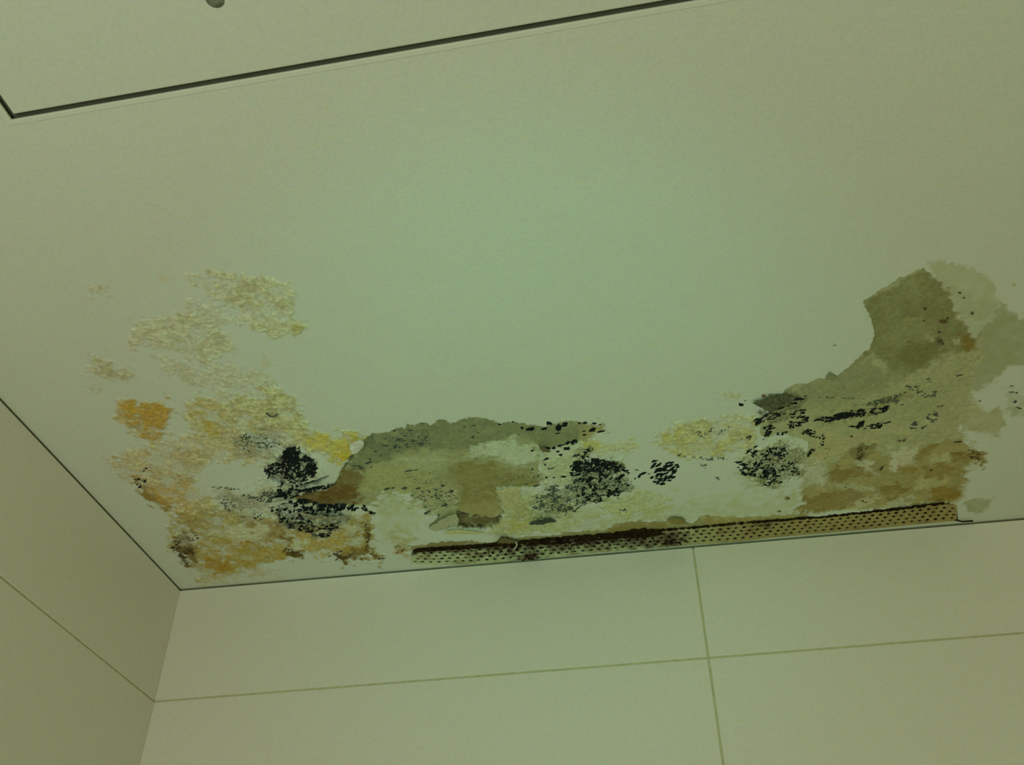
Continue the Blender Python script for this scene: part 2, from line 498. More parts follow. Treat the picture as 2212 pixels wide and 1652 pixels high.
stain([(1440, 1050), (1560, 1070), (1720, 1060), (1720, 1090), (1500, 1100)], (152, 152, 100), 0.4, 12, 10)
stain([(1590, 1020), (1700, 1045), (1700, 1065), (1610, 1055)], (140, 136, 80), 0.5, 10, 10)
stain([(1255, 950), (1310, 945), (1300, 970), (1262, 975)], (156, 146, 56), 0.6, 4, 6)

# --- moist stains that only discolour the paint at the right edge of the picture
R_REF = (152, 156, 104)
stain([(2003, 572), (2033, 562), (2077, 573), (2129, 592), (2155, 638), (2164, 658), (2120, 700), (2060, 680), (2030, 620)], (138, 134, 78), 0.75, 5, 5, R_REF, 0.25)
stain([(2040, 615), (2100, 640), (2164, 655), (2215, 690), (2190, 790), (2110, 850), (2070, 800), (2090, 740), (2055, 670)], (136, 134, 82), 0.75, 8, 5, R_REF, 0.25)
stain([(2164, 655), (2203, 679), (2250, 700), (2250, 780), (2186, 790), (2167, 805), (2141, 824), (2106, 853), (2080, 800), (2100, 740)], (126, 122, 70), 0.85, 4, 5, R_REF, 0.2)
stain([(2100, 880), (2141, 885), (2157, 880), (2172, 917), (2157, 938), (2135, 936), (2079, 930), (2050, 900)], (134, 124, 66), 0.8, 4, 4, R_REF, 0.2)
stain([(2060, 850), (2110, 850), (2120, 880), (2080, 930), (2040, 900)], (140, 132, 74), 0.7, 6, 5, R_REF, 0.2)
stain([(2079, 1082), (2110, 1078), (2150, 1075), (2138, 1096), (2122, 1108), (2106, 1112), (2090, 1100)], (130, 126, 74), 0.85, 2.5, 2.5, R_REF, 0.2)
stain([(2170, 840), (2205, 835), (2230, 880), (2190, 890)], (136, 134, 84), 0.6, 5, 8, R_REF, 0.5)
stain([(2180, 880), (2240, 880), (2240, 905), (2170, 890)], (128, 128, 74), 0.5, 5, 8, R_REF, 0.5)

# --- bare plaster, left
def lumps(mm):
    return mm * 0.001 * (N_MID + 0.7 * N_FINE)


sdl = sdist(PATCH_L, PX, PY) + 6 * N_TINY + 7 * N_FINE
soft_l = 0.8 + 10 * sstep(1050, 1068, PY) * sstep(780, 830, PX) * sstep(1085, 1060, PX) * sstep(1125, 1100, PY) + 6 * sstep(1245, 1290, PX) + 5 * sstep(1160, 1168, PX) * sstep(975, 990, PY)
pl = sstep(-soft_l, soft_l, sdl + 1.0 * soft_l * N_RAG * (soft_l > 2))
hgt = hgt * (1 - pl) + pl * (0.0016 + lumps(1.6))
P_REF = (150, 166, 124)
base = alb((128, 132, 84), P_REF)[None, None, :] * (1 + 0.25 * N_MID + 0.25 * N_FINE)[..., None]
blend(base, pl)


def plaster(poly, c, st, pm, soft=9, rough=7, ref=P_REF, tex=0.35, dz=0.0):
    m, w = region(poly, soft, rough)
    m = m * pm[w]
    k = np.clip(m * st * (1 + tex * 2.5 * (N_FINE[w] + 0.5 * N_MID[w])), 0, 1)
    blend(alb(c, ref), k, w)
    if dz:
        hgt[w] += m * dz * 0.001


plaster([(780, 960), (803, 937), (880, 917), (929, 915), (1031, 898), (1110, 908), (1200, 912), (1260, 910), (1255, 950), (1200, 966), (1172, 974), (1160, 958), (1110, 946), (1073, 962), (1036, 974), (940, 975), (880, 985), (800, 1010), (755, 1030), (735, 1025)], (104, 110, 70), 0.9, pl, 7, 7)
plaster([(1255, 910), (1300, 915), (1318, 937), (1270, 955), (1250, 950)], (130, 126, 74), 0.7, pl, 4, 4)
plaster([(735, 1015), (780, 1010), (790, 1040), (760, 1060), (720, 1055)], (98, 88, 44), 0.85, pl)
plaster([(620, 1085), (660, 1058), (730, 1045), (770, 1055), (780, 1080), (740, 1098), (690, 1098)], (92, 76, 34), 0.95, pl, 7, 6)
plaster([(690, 1060), (740, 1058), (735, 1082), (690, 1085)], (84, 64, 24), 0.6, pl, 7, 6)
plaster([(1015, 980), (1073, 960), (1112, 945), (1138, 955), (1165, 975), (1172, 1000), (1110, 1012), (1060, 992), (1000, 995)], (146, 162, 114), 0.95, pl, 7, 8, dz=-1.0)
plaster([(860, 985), (940, 985), (1010, 990), (1000, 1010), (900, 1010), (850, 1005)], (138, 146, 96), 0.7, pl)
plaster([(800, 1010), (880, 1010), (960, 1040), (960, 1065), (860, 1068), (780, 1060)], (134, 138, 82), 0.7, pl)
plaster([(965, 1005), (1030, 990), (1080, 1003), (1160, 1030), (1165, 1050), (1070, 1055), (1078, 1075), (1000, 1072), (960, 1040)], (114, 110, 58), 0.9, pl, 15, 11)
plaster([(890, 1072), (985, 1062), (990, 1100), (945, 1112), (900, 1095)], (146, 152, 100), 0.7, pl, 6, 10)
OVAL = [(987, 1104), (992, 1092), (1010, 1080), (1040, 1062), (1070, 1056), (1080, 1074), (1084, 1104), (1066, 1120), (1040, 1130), (1028, 1118), (990, 1108)]
plaster(OVAL, (128, 122, 70), 0.95, pl, 4, 3, dz=0.8)
plaster([(990, 1066), (1060, 1052), (1078, 1075), (1060, 1085), (1000, 1090)], (112, 106, 54), 0.6, pl, 6, 5)
plaster([(988, 1108), (1030, 1118), (1060, 1122), (1088, 1108), (1076, 1130), (1040, 1142), (990, 1138)], (84, 80, 46), 0.95, pl, 4, 4, dz=1.4)

for q, c in (([(987, 1106), (1010, 1112), (1030, 1115), (1030, 1119), (1008, 1117), (987, 1110)], (58, 54, 32)),
             ([(990, 1134), (1020, 1138), (1048, 1140), (1048, 1145), (1018, 1143), (990, 1139)], (48, 44, 26)),
             ([(1040, 1131), (1066, 1121), (1088, 1105), (1087, 1112), (1066, 1127), (1042, 1136)], (84, 78, 38)),
             ([(738, 1012), (749, 996), (767, 975), (772, 978), (756, 1000), (744, 1016)], (74, 72, 44)),
             ([(640, 1090), (700, 1094), (750, 1096), (750, 1101), (700, 1101), (650, 1097)], (44, 38, 22))):
    plaster(q, c, 0.9, pl, 1.8, 1.2, tex=0.2, dz=0.6)

# --- bare plaster, right: the upper edge is torn, the lower left fades away
sdr = sdist(PATCH_R, PX, PY) + 5 * N_TINY + 4 * N_FINE
soft_r = 0.8 + 9 * sstep(2000, 2080, PX) + 7 * sstep(985, 1030, PY) * sstep(1800, 1740, PX)
pr = sstep(-soft_r, soft_r, sdr + 0.7 * soft_r * N_RAG * (soft_r > 2))
hgt = hgt * (1 - pr) + pr * (0.0014 * sstep(1.5, 10, 20 - soft_r) + lumps(1.5))
base = alb((136, 129, 74), R_REF)[None, None, :] * (1 + 0.22 * N_MID + 0.2 * N_FINE)[..., None]
blend(base, pr * 0.96)
RR = dict(ref=R_REF)
plaster([(1860, 653), (1996, 578), (2044, 623), (2066, 680), (2105, 735), (2090, 765), (2040, 770), (1995, 800), (1950, 814), (1915, 806), (1912, 785), (1870, 765), (1885, 720)], (108, 102, 52), 0.95, pr, 6, 6, **RR)
plaster([(1950, 612), (1975, 600), (1995, 640), (1975, 650)], (124, 120, 66), 0.7, pr, 5, 5, **RR)
plaster([(1925, 700), (1990, 690), (2010, 720), (1960, 745), (1900, 755)], (120, 114, 62), 0.6, pr, 8, 8, **RR)
plaster([(1940, 760), (2010, 735), (2040, 745), (2030, 768), (1980, 790)], (98, 92, 44), 0.7, pr, 6, 6, **RR)
plaster([(2000, 725), (2020, 728), (2018, 738), (2000, 736)], (140, 134, 80), 0.8, pr, 3, 3, **RR)
plaster([(2075, 725), (2110, 720), (2110, 755), (2085, 765)], (110, 88, 32), 0.7, pr, 5, 7, **RR)
plaster([(2058, 735), (2074, 735), (2074, 748), (2060, 748)], (140, 136, 86), 0.8, pr, 3, 3, **RR)
plaster([(1880, 780), (1912, 785), (1920, 808), (1890, 810)], (136, 128, 76), 0.6, pr, 6, 6, **RR)
plaster([(1690, 845), (1780, 812), (1850, 775), (1900, 790), (1960, 815), (1900, 850), (1800, 880), (1700, 890)], (118, 112, 64), 0.85, pr, 9, 8, **RR)
plaster([(1730, 880), (1850, 860), (1980, 830), (2050, 810), (2080, 850), (2000, 900), (1880, 930), (1760, 950)], (130, 124, 70), 0.6, pr, 12, 10, **RR)
plaster([(1760, 930), (1880, 930), (1960, 935), (1850, 962), (1790, 1005), (1740, 1010)], (146, 132, 74), 0.7, pr, 10, 8, **RR)
plaster([(1736, 1000), (1790, 1010), (1790, 1035), (1770, 1055), (1735, 1040)], (152, 150, 98), 0.7, pr, 8, 8, **RR)
LOW = [(1786, 1012), (1811, 996), (1856, 964), (1886, 967), (1905, 985), (1930, 990), (1990, 985), (2050, 955), (2085, 957), (2132, 986), (2122, 1001), (2090, 1016), (2085, 1039), (2078, 1085), (1716, 1108), (1714, 1103), (1739, 1091), (1741, 1060), (1761, 1050), (1781, 1062), (1791, 1031)]
ml, w = region(LOW, 4, 3.5)
ml = ml * pr[w]
hgt[w] += ml * 0.0011
blend(alb((130, 112, 52), R_REF)[None, None, :] * (1 + 0.5 * N_MID[w])[..., None], ml * 0.7, w)
for q, c in (([(1850, 1000), (1890, 1000), (1890, 1022), (1850, 1020)], (150, 146, 92)),
             ([(1920, 975), (1985, 968), (1980, 1010), (1930, 1020)], (154, 150, 94)),
             ([(1790, 1045), (1850, 1050), (1900, 1062), (1830, 1062)], (146, 138, 82)),
             ([(1820, 1080), (1900, 1070), (1930, 1075), (1850, 1098)], (150, 142, 84)),
             ([(2020, 990), (2060, 985), (2050, 1000), (2010, 1010)], (146, 140, 78)),
             ([(1925, 1085), (1975, 1080), (1970, 1096), (1920, 1098)], (148, 142, 90)),
             ([(1990, 1030), (2050, 1030), (2040, 1060), (1985, 1055)], (146, 134, 72))):
    plaster(q, c, 0.85, pr, 5, 8, ref=R_REF, dz=-0.7)
for q, c in (([(1790, 1018), (1850, 1012), (1880, 1030), (1800, 1045)], (112, 92, 38)),
             ([(1855, 966), (1890, 968), (1870, 990), (1845, 995)], (108, 96, 46)),
             ([(1945, 1010), (1975, 1005), (1985, 1030), (1950, 1030)], (122, 98, 38)),
             ([(1900, 1060), (1940, 1050), (1960, 1062), (1910, 1080)], (112, 92, 34)),
             ([(2000, 1010), (2060, 1010), (2080, 1025), (2000, 1035)], (118, 98, 40)),
             ([(2020, 1060), (2070, 1060), (2070, 1085), (2010, 1085)], (118, 92, 32)),
             ([(2060, 985), (2132, 984), (2120, 1002), (2060, 1002)], (112, 88, 36)),
             ([(1720, 1095), (1800, 1065), (1880, 1075), (1800, 1108), (1720, 1110)], (116, 96, 42)),
             ([(1990, 970), (2020, 965), (1990, 1000), (1975, 1000)], (120, 102, 44))):
    plaster(q, c, 0.8, pr, 5, 8, ref=R_REF, dz=0.3)

# --- bare band over the metal bead, and the slot the bead sits in
sds = sdist(STRIP, PX, PY) + 5 * N_TINY + 7 * N_FINE
ps = sstep(-0.8, 0.8, sds)
hgt = hgt * (1 - ps) + ps * (0.0011 + lumps(0.8))
blend(alb((120, 112, 60), (150, 160, 116))[None, None, :] * (1 + 0.3 * N_MID + 0.2 * N_FINE)[..., None], ps * 0.92)
plaster([(919, 1176), (949, 1171), (1016, 1167), (1000, 1185), (919, 1190)], (104, 98, 54), 0.7, ps, 3, 4)
plaster([(1078, 1168), (1083, 1155), (1118, 1166), (1110, 1178), (1078, 1180)], (88, 80, 42), 0.8, ps, 3, 4)
plaster([(1310, 1145), (1361, 1126), (1438, 1126), (1440, 1150), (1320, 1160)], (112, 100, 46), 0.7, ps, 4, 4)
plaster([(1520, 1112), (1720, 1110), (1720, 1128), (1530, 1138)], (132, 116, 54), 0.6, ps, 4, 4)
stain([(1300, 1130), (1420, 1095), (1560, 1090), (1720, 1075), (1715, 1115), (1530, 1115), (1430, 1125)], (148, 146, 92), 0.5, 9, 8)


def poly_between(top, bot):
    return list(top) + list(reversed(bot))


BEAD = poly_between(BEAD_TOP, BEAD_BOT)
pb = sstep(-0.5, 1.5, sdist(BEAD, PX, PY) - 2.5)
hgt = hgt * (1 - pb) + pb * 0.0075
blend(np.array([0.020, 0.014, 0.008]), sstep(-2, 1, sdist(BEAD, PX, PY) - 1.0))
hgt[0, :] = np.minimum(hgt[0, :], 0)

# --- the lifted skin around the crack on the left sags into the room
def sag(cx, cy, rx, ry, mm):
    global hgt
    d = np.hypot((PX - cx) / rx, (PY - cy) / ry)
    hgt = hgt - (1 - pl) * mm * 0.001 * np.exp(-d * d * 1.6)


sag(655, 1020, 75, 42, 9)
sag(700, 1125, 80, 30, 5)
sag(560, 1070, 80, 30, 3)
CRACK = [(573, 1008), (582, 1022), (607, 1032), (640, 1036), (690, 1024), (712, 1022), (704, 1030), (660, 1044), (620, 1044), (590, 1036), (574, 1020)]
crk = sstep(-1.0, 1.5, sdist(CRACK, PX, PY) + 2 * N_TINY + 2 * N_FINE)
hgt += crk * 0.010
blend(alb((62, 50, 24), P_REF), crk * 0.95)
# bruised grey growth under the black colonies
GREY = [
    ([(572, 1005), (600, 985), (612, 970), (632, 960), (650, 968), (665, 978), (685, 990), (690, 1012), (640, 1032), (600, 1030)], (70, 72, 52), 0.9, 8),
    ([(600, 1050), (640, 1042), (720, 1040), (700, 1056), (650, 1070), (600, 1075), (560, 1072)], (74, 74, 60), 0.85, 8),
    ([(588, 1085), (640, 1085), (740, 1098), (738, 1135), (700, 1152), (660, 1145), (610, 1120)], (86, 96, 76), 0.85, 10),
    ([(470, 1055), (560, 1060), (600, 1085), (560, 1105), (490, 1105), (465, 1090)], (126, 120, 86), 0.55, 10),
    ([(508, 945), (560, 925), (605, 935), (610, 965), (560, 985), (515, 978)], (124, 124, 92), 0.65, 10),
    ([(1240, 1000), (1320, 985), (1358, 1025), (1362, 1050), (1330, 1072), (1270, 1085), (1235, 1050)], (76, 84, 52), 0.9, 9),
    ([(1150, 1090), (1170, 1058), (1235, 1048), (1270, 1080), (1230, 1100), (1160, 1112)], (98, 102, 64), 0.8, 9),
    ([(1245, 985), (1255, 965), (1285, 962), (1280, 990)], (104, 104, 62), 0.7, 7),
    ([(1595, 1000), (1640, 968), (1690, 955), (1738, 975), (1725, 1030), (1680, 1052), (1620, 1025)], (100, 102, 58), 0.8, 10),
    ([(1640, 880), (1700, 850), (1735, 868), (1720, 900), (1660, 915)], (78, 78, 46), 0.8, 8),
    ([(1760, 905), (1830, 895), (1920, 868), (1922, 888), (1840, 910), (1780, 918)], (92, 90, 48), 0.7, 8),
    ([(1870, 880), (1965, 845), (1970, 855), (1910, 885)], (108, 104, 58), 0.6, 8),
    ([(890, 1075), (960, 1060), (985, 1090), (930, 1110)], (112, 118, 72), 0.5, 10),
    ([(800, 960), (860, 935), (930, 935), (925, 975), (840, 985)], (90, 98, 66), 0.5, 10),
]
greym = np.zeros_like(WX)
for poly, c, st, rg in GREY:
    m, w = region(poly, 6, rg)
    m = m * (1 - pb[w])
    net = 1 - sstep(0.05, 0.34, CELLS[w] + 0.5 * N_TINY[w])
    blend(alb(c, P_REF), np.clip(m * st * (0.36 + 0.6 * net + 1.3 * N_FINE[w]), 0, 1), w)
    blend(alb((52, 56, 44), P_REF), np.clip(m * st * sstep(0.55, 1.0, net + 1.2 * N_MID[w]), 0, 1) * 0.6, w)
    greym[w] = np.maximum(greym[w], m)

# hands-width blobs
for a, b, rx, ry, c, s in ((1700, 1076, 6, 5, (104, 90, 36), 0.85), (1683, 1104, 5, 3, (116, 110, 58), 0.8), (1650, 855, 4, 3, (90, 62, 24), 0.9),
                           (2040, 697, 9, 6, (84, 62, 26), 0.9), (2032, 720, 5, 4, (92, 90, 60), 0.7), (2030, 738, 7, 9, (84, 78, 44), 0.8),
                           (2100, 676, 4, 4, (100, 96, 60), 0.7), (1998, 669, 5, 4, (92, 84, 44), 0.7), (2190, 615, 4, 3, (136, 118, 50), 0.7)):
    m, w = spot(a, b, rx, ry, 0.3, 0.25)
    blend(alb(c, R_REF), m * s, w)
colr = np.clip(colr, 0.004, 0.9)
# fade all relief out towards the border of the worked field
edge = sstep(0, 0.012, WX - X0) * sstep(0, 0.012, X1 - WX) * sstep(0, 0.012, WY - Y0) * sstep(0, 0.005, Y1 - WY)
hgt *= edge

ZG = H + hgt


def surf_z(x, y):
    i = np.clip(np.rint((np.asarray(x) - X0) / (X1 - X0) * (NX - 1)).astype(int), 0, NX - 1)
    j = np.clip(np.rint((np.asarray(y) - Y0) / (Y1 - Y0) * (NY - 1)).astype(int), 0, NY - 1)
    return ZG[i, j]


def surf_c(x, y):
    i = np.clip(np.rint((np.asarray(x) - X0) / (X1 - X0) * (NX - 1)).astype(int), 0, NX - 1)
    j = np.clip(np.rint((np.asarray(y) - Y0) / (Y1 - Y0) * (NY - 1)).astype(int), 0, NY - 1)
    return colr[i, j]


def big_mesh(name, verts, quads, cols, mat, parent=None):
    me = bpy.data.meshes.new(name)
    nv, nf = len(verts), len(quads)
    me.vertices.add(nv)
    me.vertices.foreach_set('co', np.ascontiguousarray(verts, np.float32).ravel())
    me.loops.add(nf * 4)
    me.loops.foreach_set('vertex_index', np.ascontiguousarray(quads, np.int32).ravel())
    me.polygons.add(nf)
    me.polygons.foreach_set('loop_start', np.arange(0, nf * 4, 4, dtype=np.int32))
    me.polygons.foreach_set('use_smooth', np.ones(nf, bool))
    me.update(calc_edges=True)
    at = me.attributes.new('surface_colour', 'FLOAT_COLOR', 'POINT')
    at.data.foreach_set('color', np.concatenate([cols, np.ones((nv, 1))], 1).astype(np.float32).ravel())
    me.materials.append(mat)
    me.validate()
    o = bpy.data.objects.new(name, me)
    COL.objects.link(o)
    if parent:
        o.parent = parent
    return o


idx = np.arange(NX * NY).reshape(NX, NY)
V = np.stack([WX, WY, ZG], -1).reshape(-1, 3)
Cv = colr.reshape(-1, 3)
Q = np.stack([idx[:-1, :-1], idx[:-1, 1:], idx[1:, 1:], idx[1:, :-1]], -1).reshape(-1, 4)   # faces look down
flat = lambda a: (0.25 * (a[:-1, :-1] + a[:-1, 1:] + a[1:, 1:] + a[1:, :-1])).reshape(-1)
bare = np.maximum(np.maximum(pl, pr), np.maximum(ps, pb))
cls = np.zeros(len(Q), int)
fpx, fb, fbl = flat(PX), flat(bare), flat(np.maximum(blister, greym * 0.6))
cls[fbl > 0.14] = np.where(fpx[fbl > 0.14] < 1000, 1, 2)
cls[fb > 0.5] = np.where(flat(pl)[fb > 0.5] > 0.5, 3, np.where(flat(pr)[fb > 0.5] > 0.5, 4, 5))

# flat remainder of the ceiling round the worked field, with the opening for the hatch
HA = -0.02234
HC = np.array([0.33734 * S, -1.22552 * S])
HD = np.array([math.cos(HA), math.sin(HA)])
HN = np.array([HD[1], -HD[0]])            # away from the back wall
HW, HL, GAP = 0.70, 0.60, 0.0036


def hp(u, v):
    p = HC + HD * u + HN * v
    return (p[0], p[1])


XE, YE, TH = 2.6, -2.4, 0.03


def build_ceiling():
    vs, fs, cs = [], [], []

    def quad(*p):
        b = len(vs)
        for q in p:
            vs.append((q[0], q[1], H))
            cs.append(WHITE)
        fs.append((b, b + 1, b + 2, b + 3))
    quad((X1, Y0), (X1, Y1), (XE, Y1), (XE, Y0))
    a, b, c, d = hp(-GAP, -GAP), hp(HW + GAP, -GAP), hp(HW + GAP, HL + GAP), hp(-GAP, HL + GAP)
    A, B, C_, D = (X0, Y0), (XE, Y0), (XE, YE), (X0, YE)
    quad(a, A, B, b)
    quad(b, B, C_, c)
    quad(c, C_, D, d)
    quad(d, D, A, a)
    return np.array(vs), np.array(fs), np.array(cs)


fv, ff, fc = build_ceiling()


def subset(k):
    q = Q[cls == k]
    used, inv = np.unique(q.ravel(), return_inverse=True)
    return V[used], inv.reshape(-1, 4), Cv[used]


v0, q0, c0 = subset(0)
ceiling = big_mesh('ceiling', np.concatenate([v0, fv]), np.concatenate([q0, ff + len(v0)]), np.concatenate([c0, fc]), M_CEIL)
tag(ceiling, 'off-white painted ceiling with water damage along the tiled wall', 'ceiling', kind='structure')
for k, nm, mt, lb in ((1, 'blistered_paint', M_BLISTER, 'orange-brown stained paint blistered by damp in the ceiling corner'),
                      (2, 'blistered_paint', M_BLISTER, 'yellowish mouldy blistered paint between the two bare patches'),
                      (3, 'bare_plaster', M_PLASTER, 'olive-grey plaster laid bare where the paint fell off, middle of the ceiling'),
                      (4, 'bare_plaster', M_PLASTER, 'large brown plaster area laid bare at the right'),
                      (5, 'bare_plaster', M_PLASTER, 'narrow brown plaster band along the metal corner bead')):
    a, b, c = subset(k)
    if len(b):
        big_mesh(nm, a, b, c, mt, ceiling)['label'] = lb
# slab above, so that no light leaks through the ceiling
bm = bmesh.new()
box_bm(bm, -0.10, XE, YE, 0.10, H + 0.05, H + 0.10)
bm_obj('ceiling_slab', bm, M_DARK, ceiling)
for box in ((-0.10, XE, 0.0002, 0.10), (-0.10, -0.0002, YE, 0.0002)):        # filler boxes, coloured dark to stand for shade between ceiling and tiles
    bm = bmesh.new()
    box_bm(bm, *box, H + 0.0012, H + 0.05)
    bm_obj('joint_shade', bm, M_JOINT, ceiling)

# ---------------------------------------------------------------- walls with their tiles
ZJ = H - 0.0020            # top edge of the tiling
GZ, GS = 0.25644 * S, 0.00943
VX = 1.14365 * S
JW = 0.0011                # half a joint


def tile(name, pts, normal, mat, parent, depth=0.008, bev=0.0007):
    """pts: four corners on the face plane, counter-clockwise seen from the room"""
    bm = bmesh.new()
    n = Vector(normal)
    f = [bm.verts.new(p) for p in pts]
    b = [bm.verts.new(Vector(p) - n * depth) for p in pts]
    bm.faces.new(f)
    bm.faces.new(list(reversed(b)))
    for i in range(4):
        bm.faces.new([f[(i + 1) % 4], f[i], b[i], b[(i + 1) % 4]])
    bmesh.ops.bevel(bm, geom=[e for e in bm.edges if e.verts[0] in f and e.verts[1] in f], offset=bev, segments=2, profile=0.5, affect='EDGES')
    return bm_obj(name, bm, mat, parent)


def wall(name, label, box):
    bm = bmesh.new()
    box_bm(bm, *box)
    o = bm_obj(name, bm, M_GROUT)
    return tag(o, label, 'wall', kind='structure')


wb = wall('wall_back', 'pale tiled wall under the damaged ceiling edge', (-0.10, XE, 0.0011, 0.10, 0.0, ZJ - 0.001))
wl = wall('wall_left', 'shaded pale tiled wall on the left', (-0.10, -0.0011, YE, 0.0011, 0.0, ZJ - 0.001))
TWID, THGT = 0.64, 0.60
rows = [(0.0, GZ)] + [(GZ + THGT * i, min(GZ + THGT * (i + 1), H - 0.002)) for i in range(4)]
cols = [(0.0, VX)] + [(VX + TWID * i, VX + TWID * (i + 1)) for i in range(3)]
for i, (a, b) in enumerate(rows):
    for (c, d) in cols:
        def zz(x, q):
            if q == 0.0:
                return ZJ
            return H - q + (GS * x if q < H - 0.01 else 0)
        x0, x1 = c + JW, min(d, XE) - JW
        if c == 0.0:
            x0 = -0.004
        tb = JW if a else 0.0
        tile('tile', [(x0, 0, zz(x0, a) - tb), (x0, 0, zz(x0, b) + JW), (x1, 0, zz(x1, b) + JW), (x1, 0, zz(x1, a) - tb)], (0, -1, 0), M_TILE, wb)
    for j in range(4):
        y1, y0 = -(0.62 * j), -(0.62 * (j + 1))
        y1 -= JW if j else 0.0
        y0 = max(y0, YE) + JW
        tb = JW if a else 0.0
        zt = ZJ if a == 0.0 else H - a - tb
        tile('tile', [(0, y0, zt), (0, y0, H - b + JW), (0, y1, H - b + JW), (0, y1, zt)], (1, 0, 0), M_TILE, wl)
bm = bmesh.new()
box_bm(bm, -0.10, XE, YE, 0.10, -0.05, 0.0)
tag(bm_obj('floor', bm, M_FLOOR), 'beige floor below the picture', 'floor', kind='structure')

# ---------------------------------------------------------------- access hatch in the ceiling
hatch = bpy.data.objects.new('access_hatch', None)
COL.objects.link(hatch)
hatch.location = (HC[0], HC[1], H)
hatch.rotation_euler = (0, 0, HA)
tag(hatch, 'white square access hatch set flush in the ceiling behind a dark gap', 'hatch')
bm = bmesh.new()
box_bm(bm, 0, HW, -HL, 0, 0.0, 0.0044)
low = [e for e in bm.edges if all(v.co.z < 0.001 for v in e.verts)]
bmesh.ops.bevel(bm, geom=low, offset=0.0015, segments=3, profile=0.5, affect='EDGES')
bm_obj('panel', bm, M_HATCH, hatch)
for (u0, u1, v0_, v1_) in ((-GAP - 0.004, HW + GAP + 0.004, GAP, GAP + 0.004), (-GAP - 0.004, HW + GAP + 0.004, -HL - GAP - 0.004, -HL - GAP),
                           (-GAP - 0.004, -GAP, -HL - GAP, GAP), (HW + GAP, HW + GAP + 0.004, -HL - GAP, GAP)):
    bm = bmesh.new()
    box_bm(bm, u0, u1, v0_, v1_, -0.0005, 0.0012)
    low = [e for e in bm.edges if all(v.co.z < 0 for v in e.verts)]
    bmesh.ops.bevel(bm, geom=low, offset=0.0004, segments=2, profile=0.5, affect='EDGES')
    bm_obj('frame_strip', bm, M_FRAME, hatch)
# shallow dark back of the gap
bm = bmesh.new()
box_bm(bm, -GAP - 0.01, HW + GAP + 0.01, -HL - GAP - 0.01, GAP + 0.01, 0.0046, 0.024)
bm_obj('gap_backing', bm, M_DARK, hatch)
# square-key latch of the hatch
lx, ly = to_plane(464, -2)
rel = np.array([lx, ly]) - HC
lu, lv = rel @ HD, -(rel @ HN)
bm = bmesh.new()
ret = bmesh.ops.create_cone(bm, cap_ends=True, segments=28, radius1=0.0036, radius2=0.0060, depth=0.0012)
bmesh.ops.translate(bm, verts=bm.verts, vec=(lu, lv, -0.0006))
for v in bm.verts:
    if v.co.z < -0.0006:
        v.co.x = lu + (v.co.x - lu) * 0.8
        v.co.y = lv + (v.co.y - lv) * 0.8
latch = bm_obj('latch', bm, M_LATCH, hatch)
latch['label'] = 'dark worn latch'
# ---------------------------------------------------------------- perforated corner bead
def interp(line, x):
    xs = [p[0] for p in line]
    ys = [p[1] for p in line]
    return np.interp(x, xs, ys)


def bead_pt(s, t):
    """s: along the strip (photo measure), t: 0 upper edge .. 1 lower edge; gives the place on the ceiling"""
    py = interp(BEAD_TOP, s) * (1 - t) + interp(BEAD_BOT, s) * t
    return to_plane(s, py)


bead = bpy.data.objects.new('corner_bead', None)
bx_, by_ = bead_pt(1480, 0.5)
bead.location = (float(bx_), float(by_), H)
COL.objects.link(bead)
tag(bead, 'rusty perforated metal corner bead laid bare along the ceiling edge', 'corner bead')
ROWS, S0, S1, PITCH = 4, 889.5, 2066.0, 17.3
zb = H - 0.0009
vs, fs, cs = [], [], []


def bead_col(s, t):
    n = float(vnoise(np.array(s), np.array(t * 40.0), 26, 91)) - 0.5
    n2 = float(vnoise(np.array(s), np.array(t * 60.0), 9, 92)) - 0.5
    pale, tan, rust, black = np.array([146, 150, 90.]), np.array([126, 110, 54.]), np.array([90, 60, 26.]), np.array([44, 28, 14.])
    k = np.clip((s - 1380) / 250, 0, 1)
    c = pale * (1 - k) + tan * k
    r = np.clip(1.1 * n + 0.7 * n2 - 0.05, 0, 1)
    c = c * (1 - r) + rust * r
    heavy = np.exp(-((s - 1230) / 190.0) ** 2) * np.clip(1.25 - 1.35 * t, 0, 1) + 0.35 * np.exp(-((s - 1400) / 60.0) ** 2)
    heavy += 0.5 * max(0, 1 - 4 * t) * (s < 1100) + 0.8 * np.exp(-((s - 1145) / 30.0) ** 2) * (t > 0.7)
    heavy += 0.9 * np.exp(-((s - 1452) / 20.0) ** 2 - ((t - 0.65) / 0.3) ** 2) + 0.7 * np.exp(-((s - 1650) / 18.0) ** 2 - ((t - 0.15) / 0.25) ** 2)
    heavy = float(np.clip(heavy + 0.8 * n2 * (heavy > 0.12), 0, 1))
    c = c * (1 - heavy) + black * heavy
    return alb(c, (152, 158, 108))


def bead_vert(s, t, z):
    x, y = bead_pt(s, t)
    vs.append((float(x) - bead.location.x, float(y) - bead.location.y, z - H))
    cs.append(bead_col(s, t))
    return len(vs) - 1


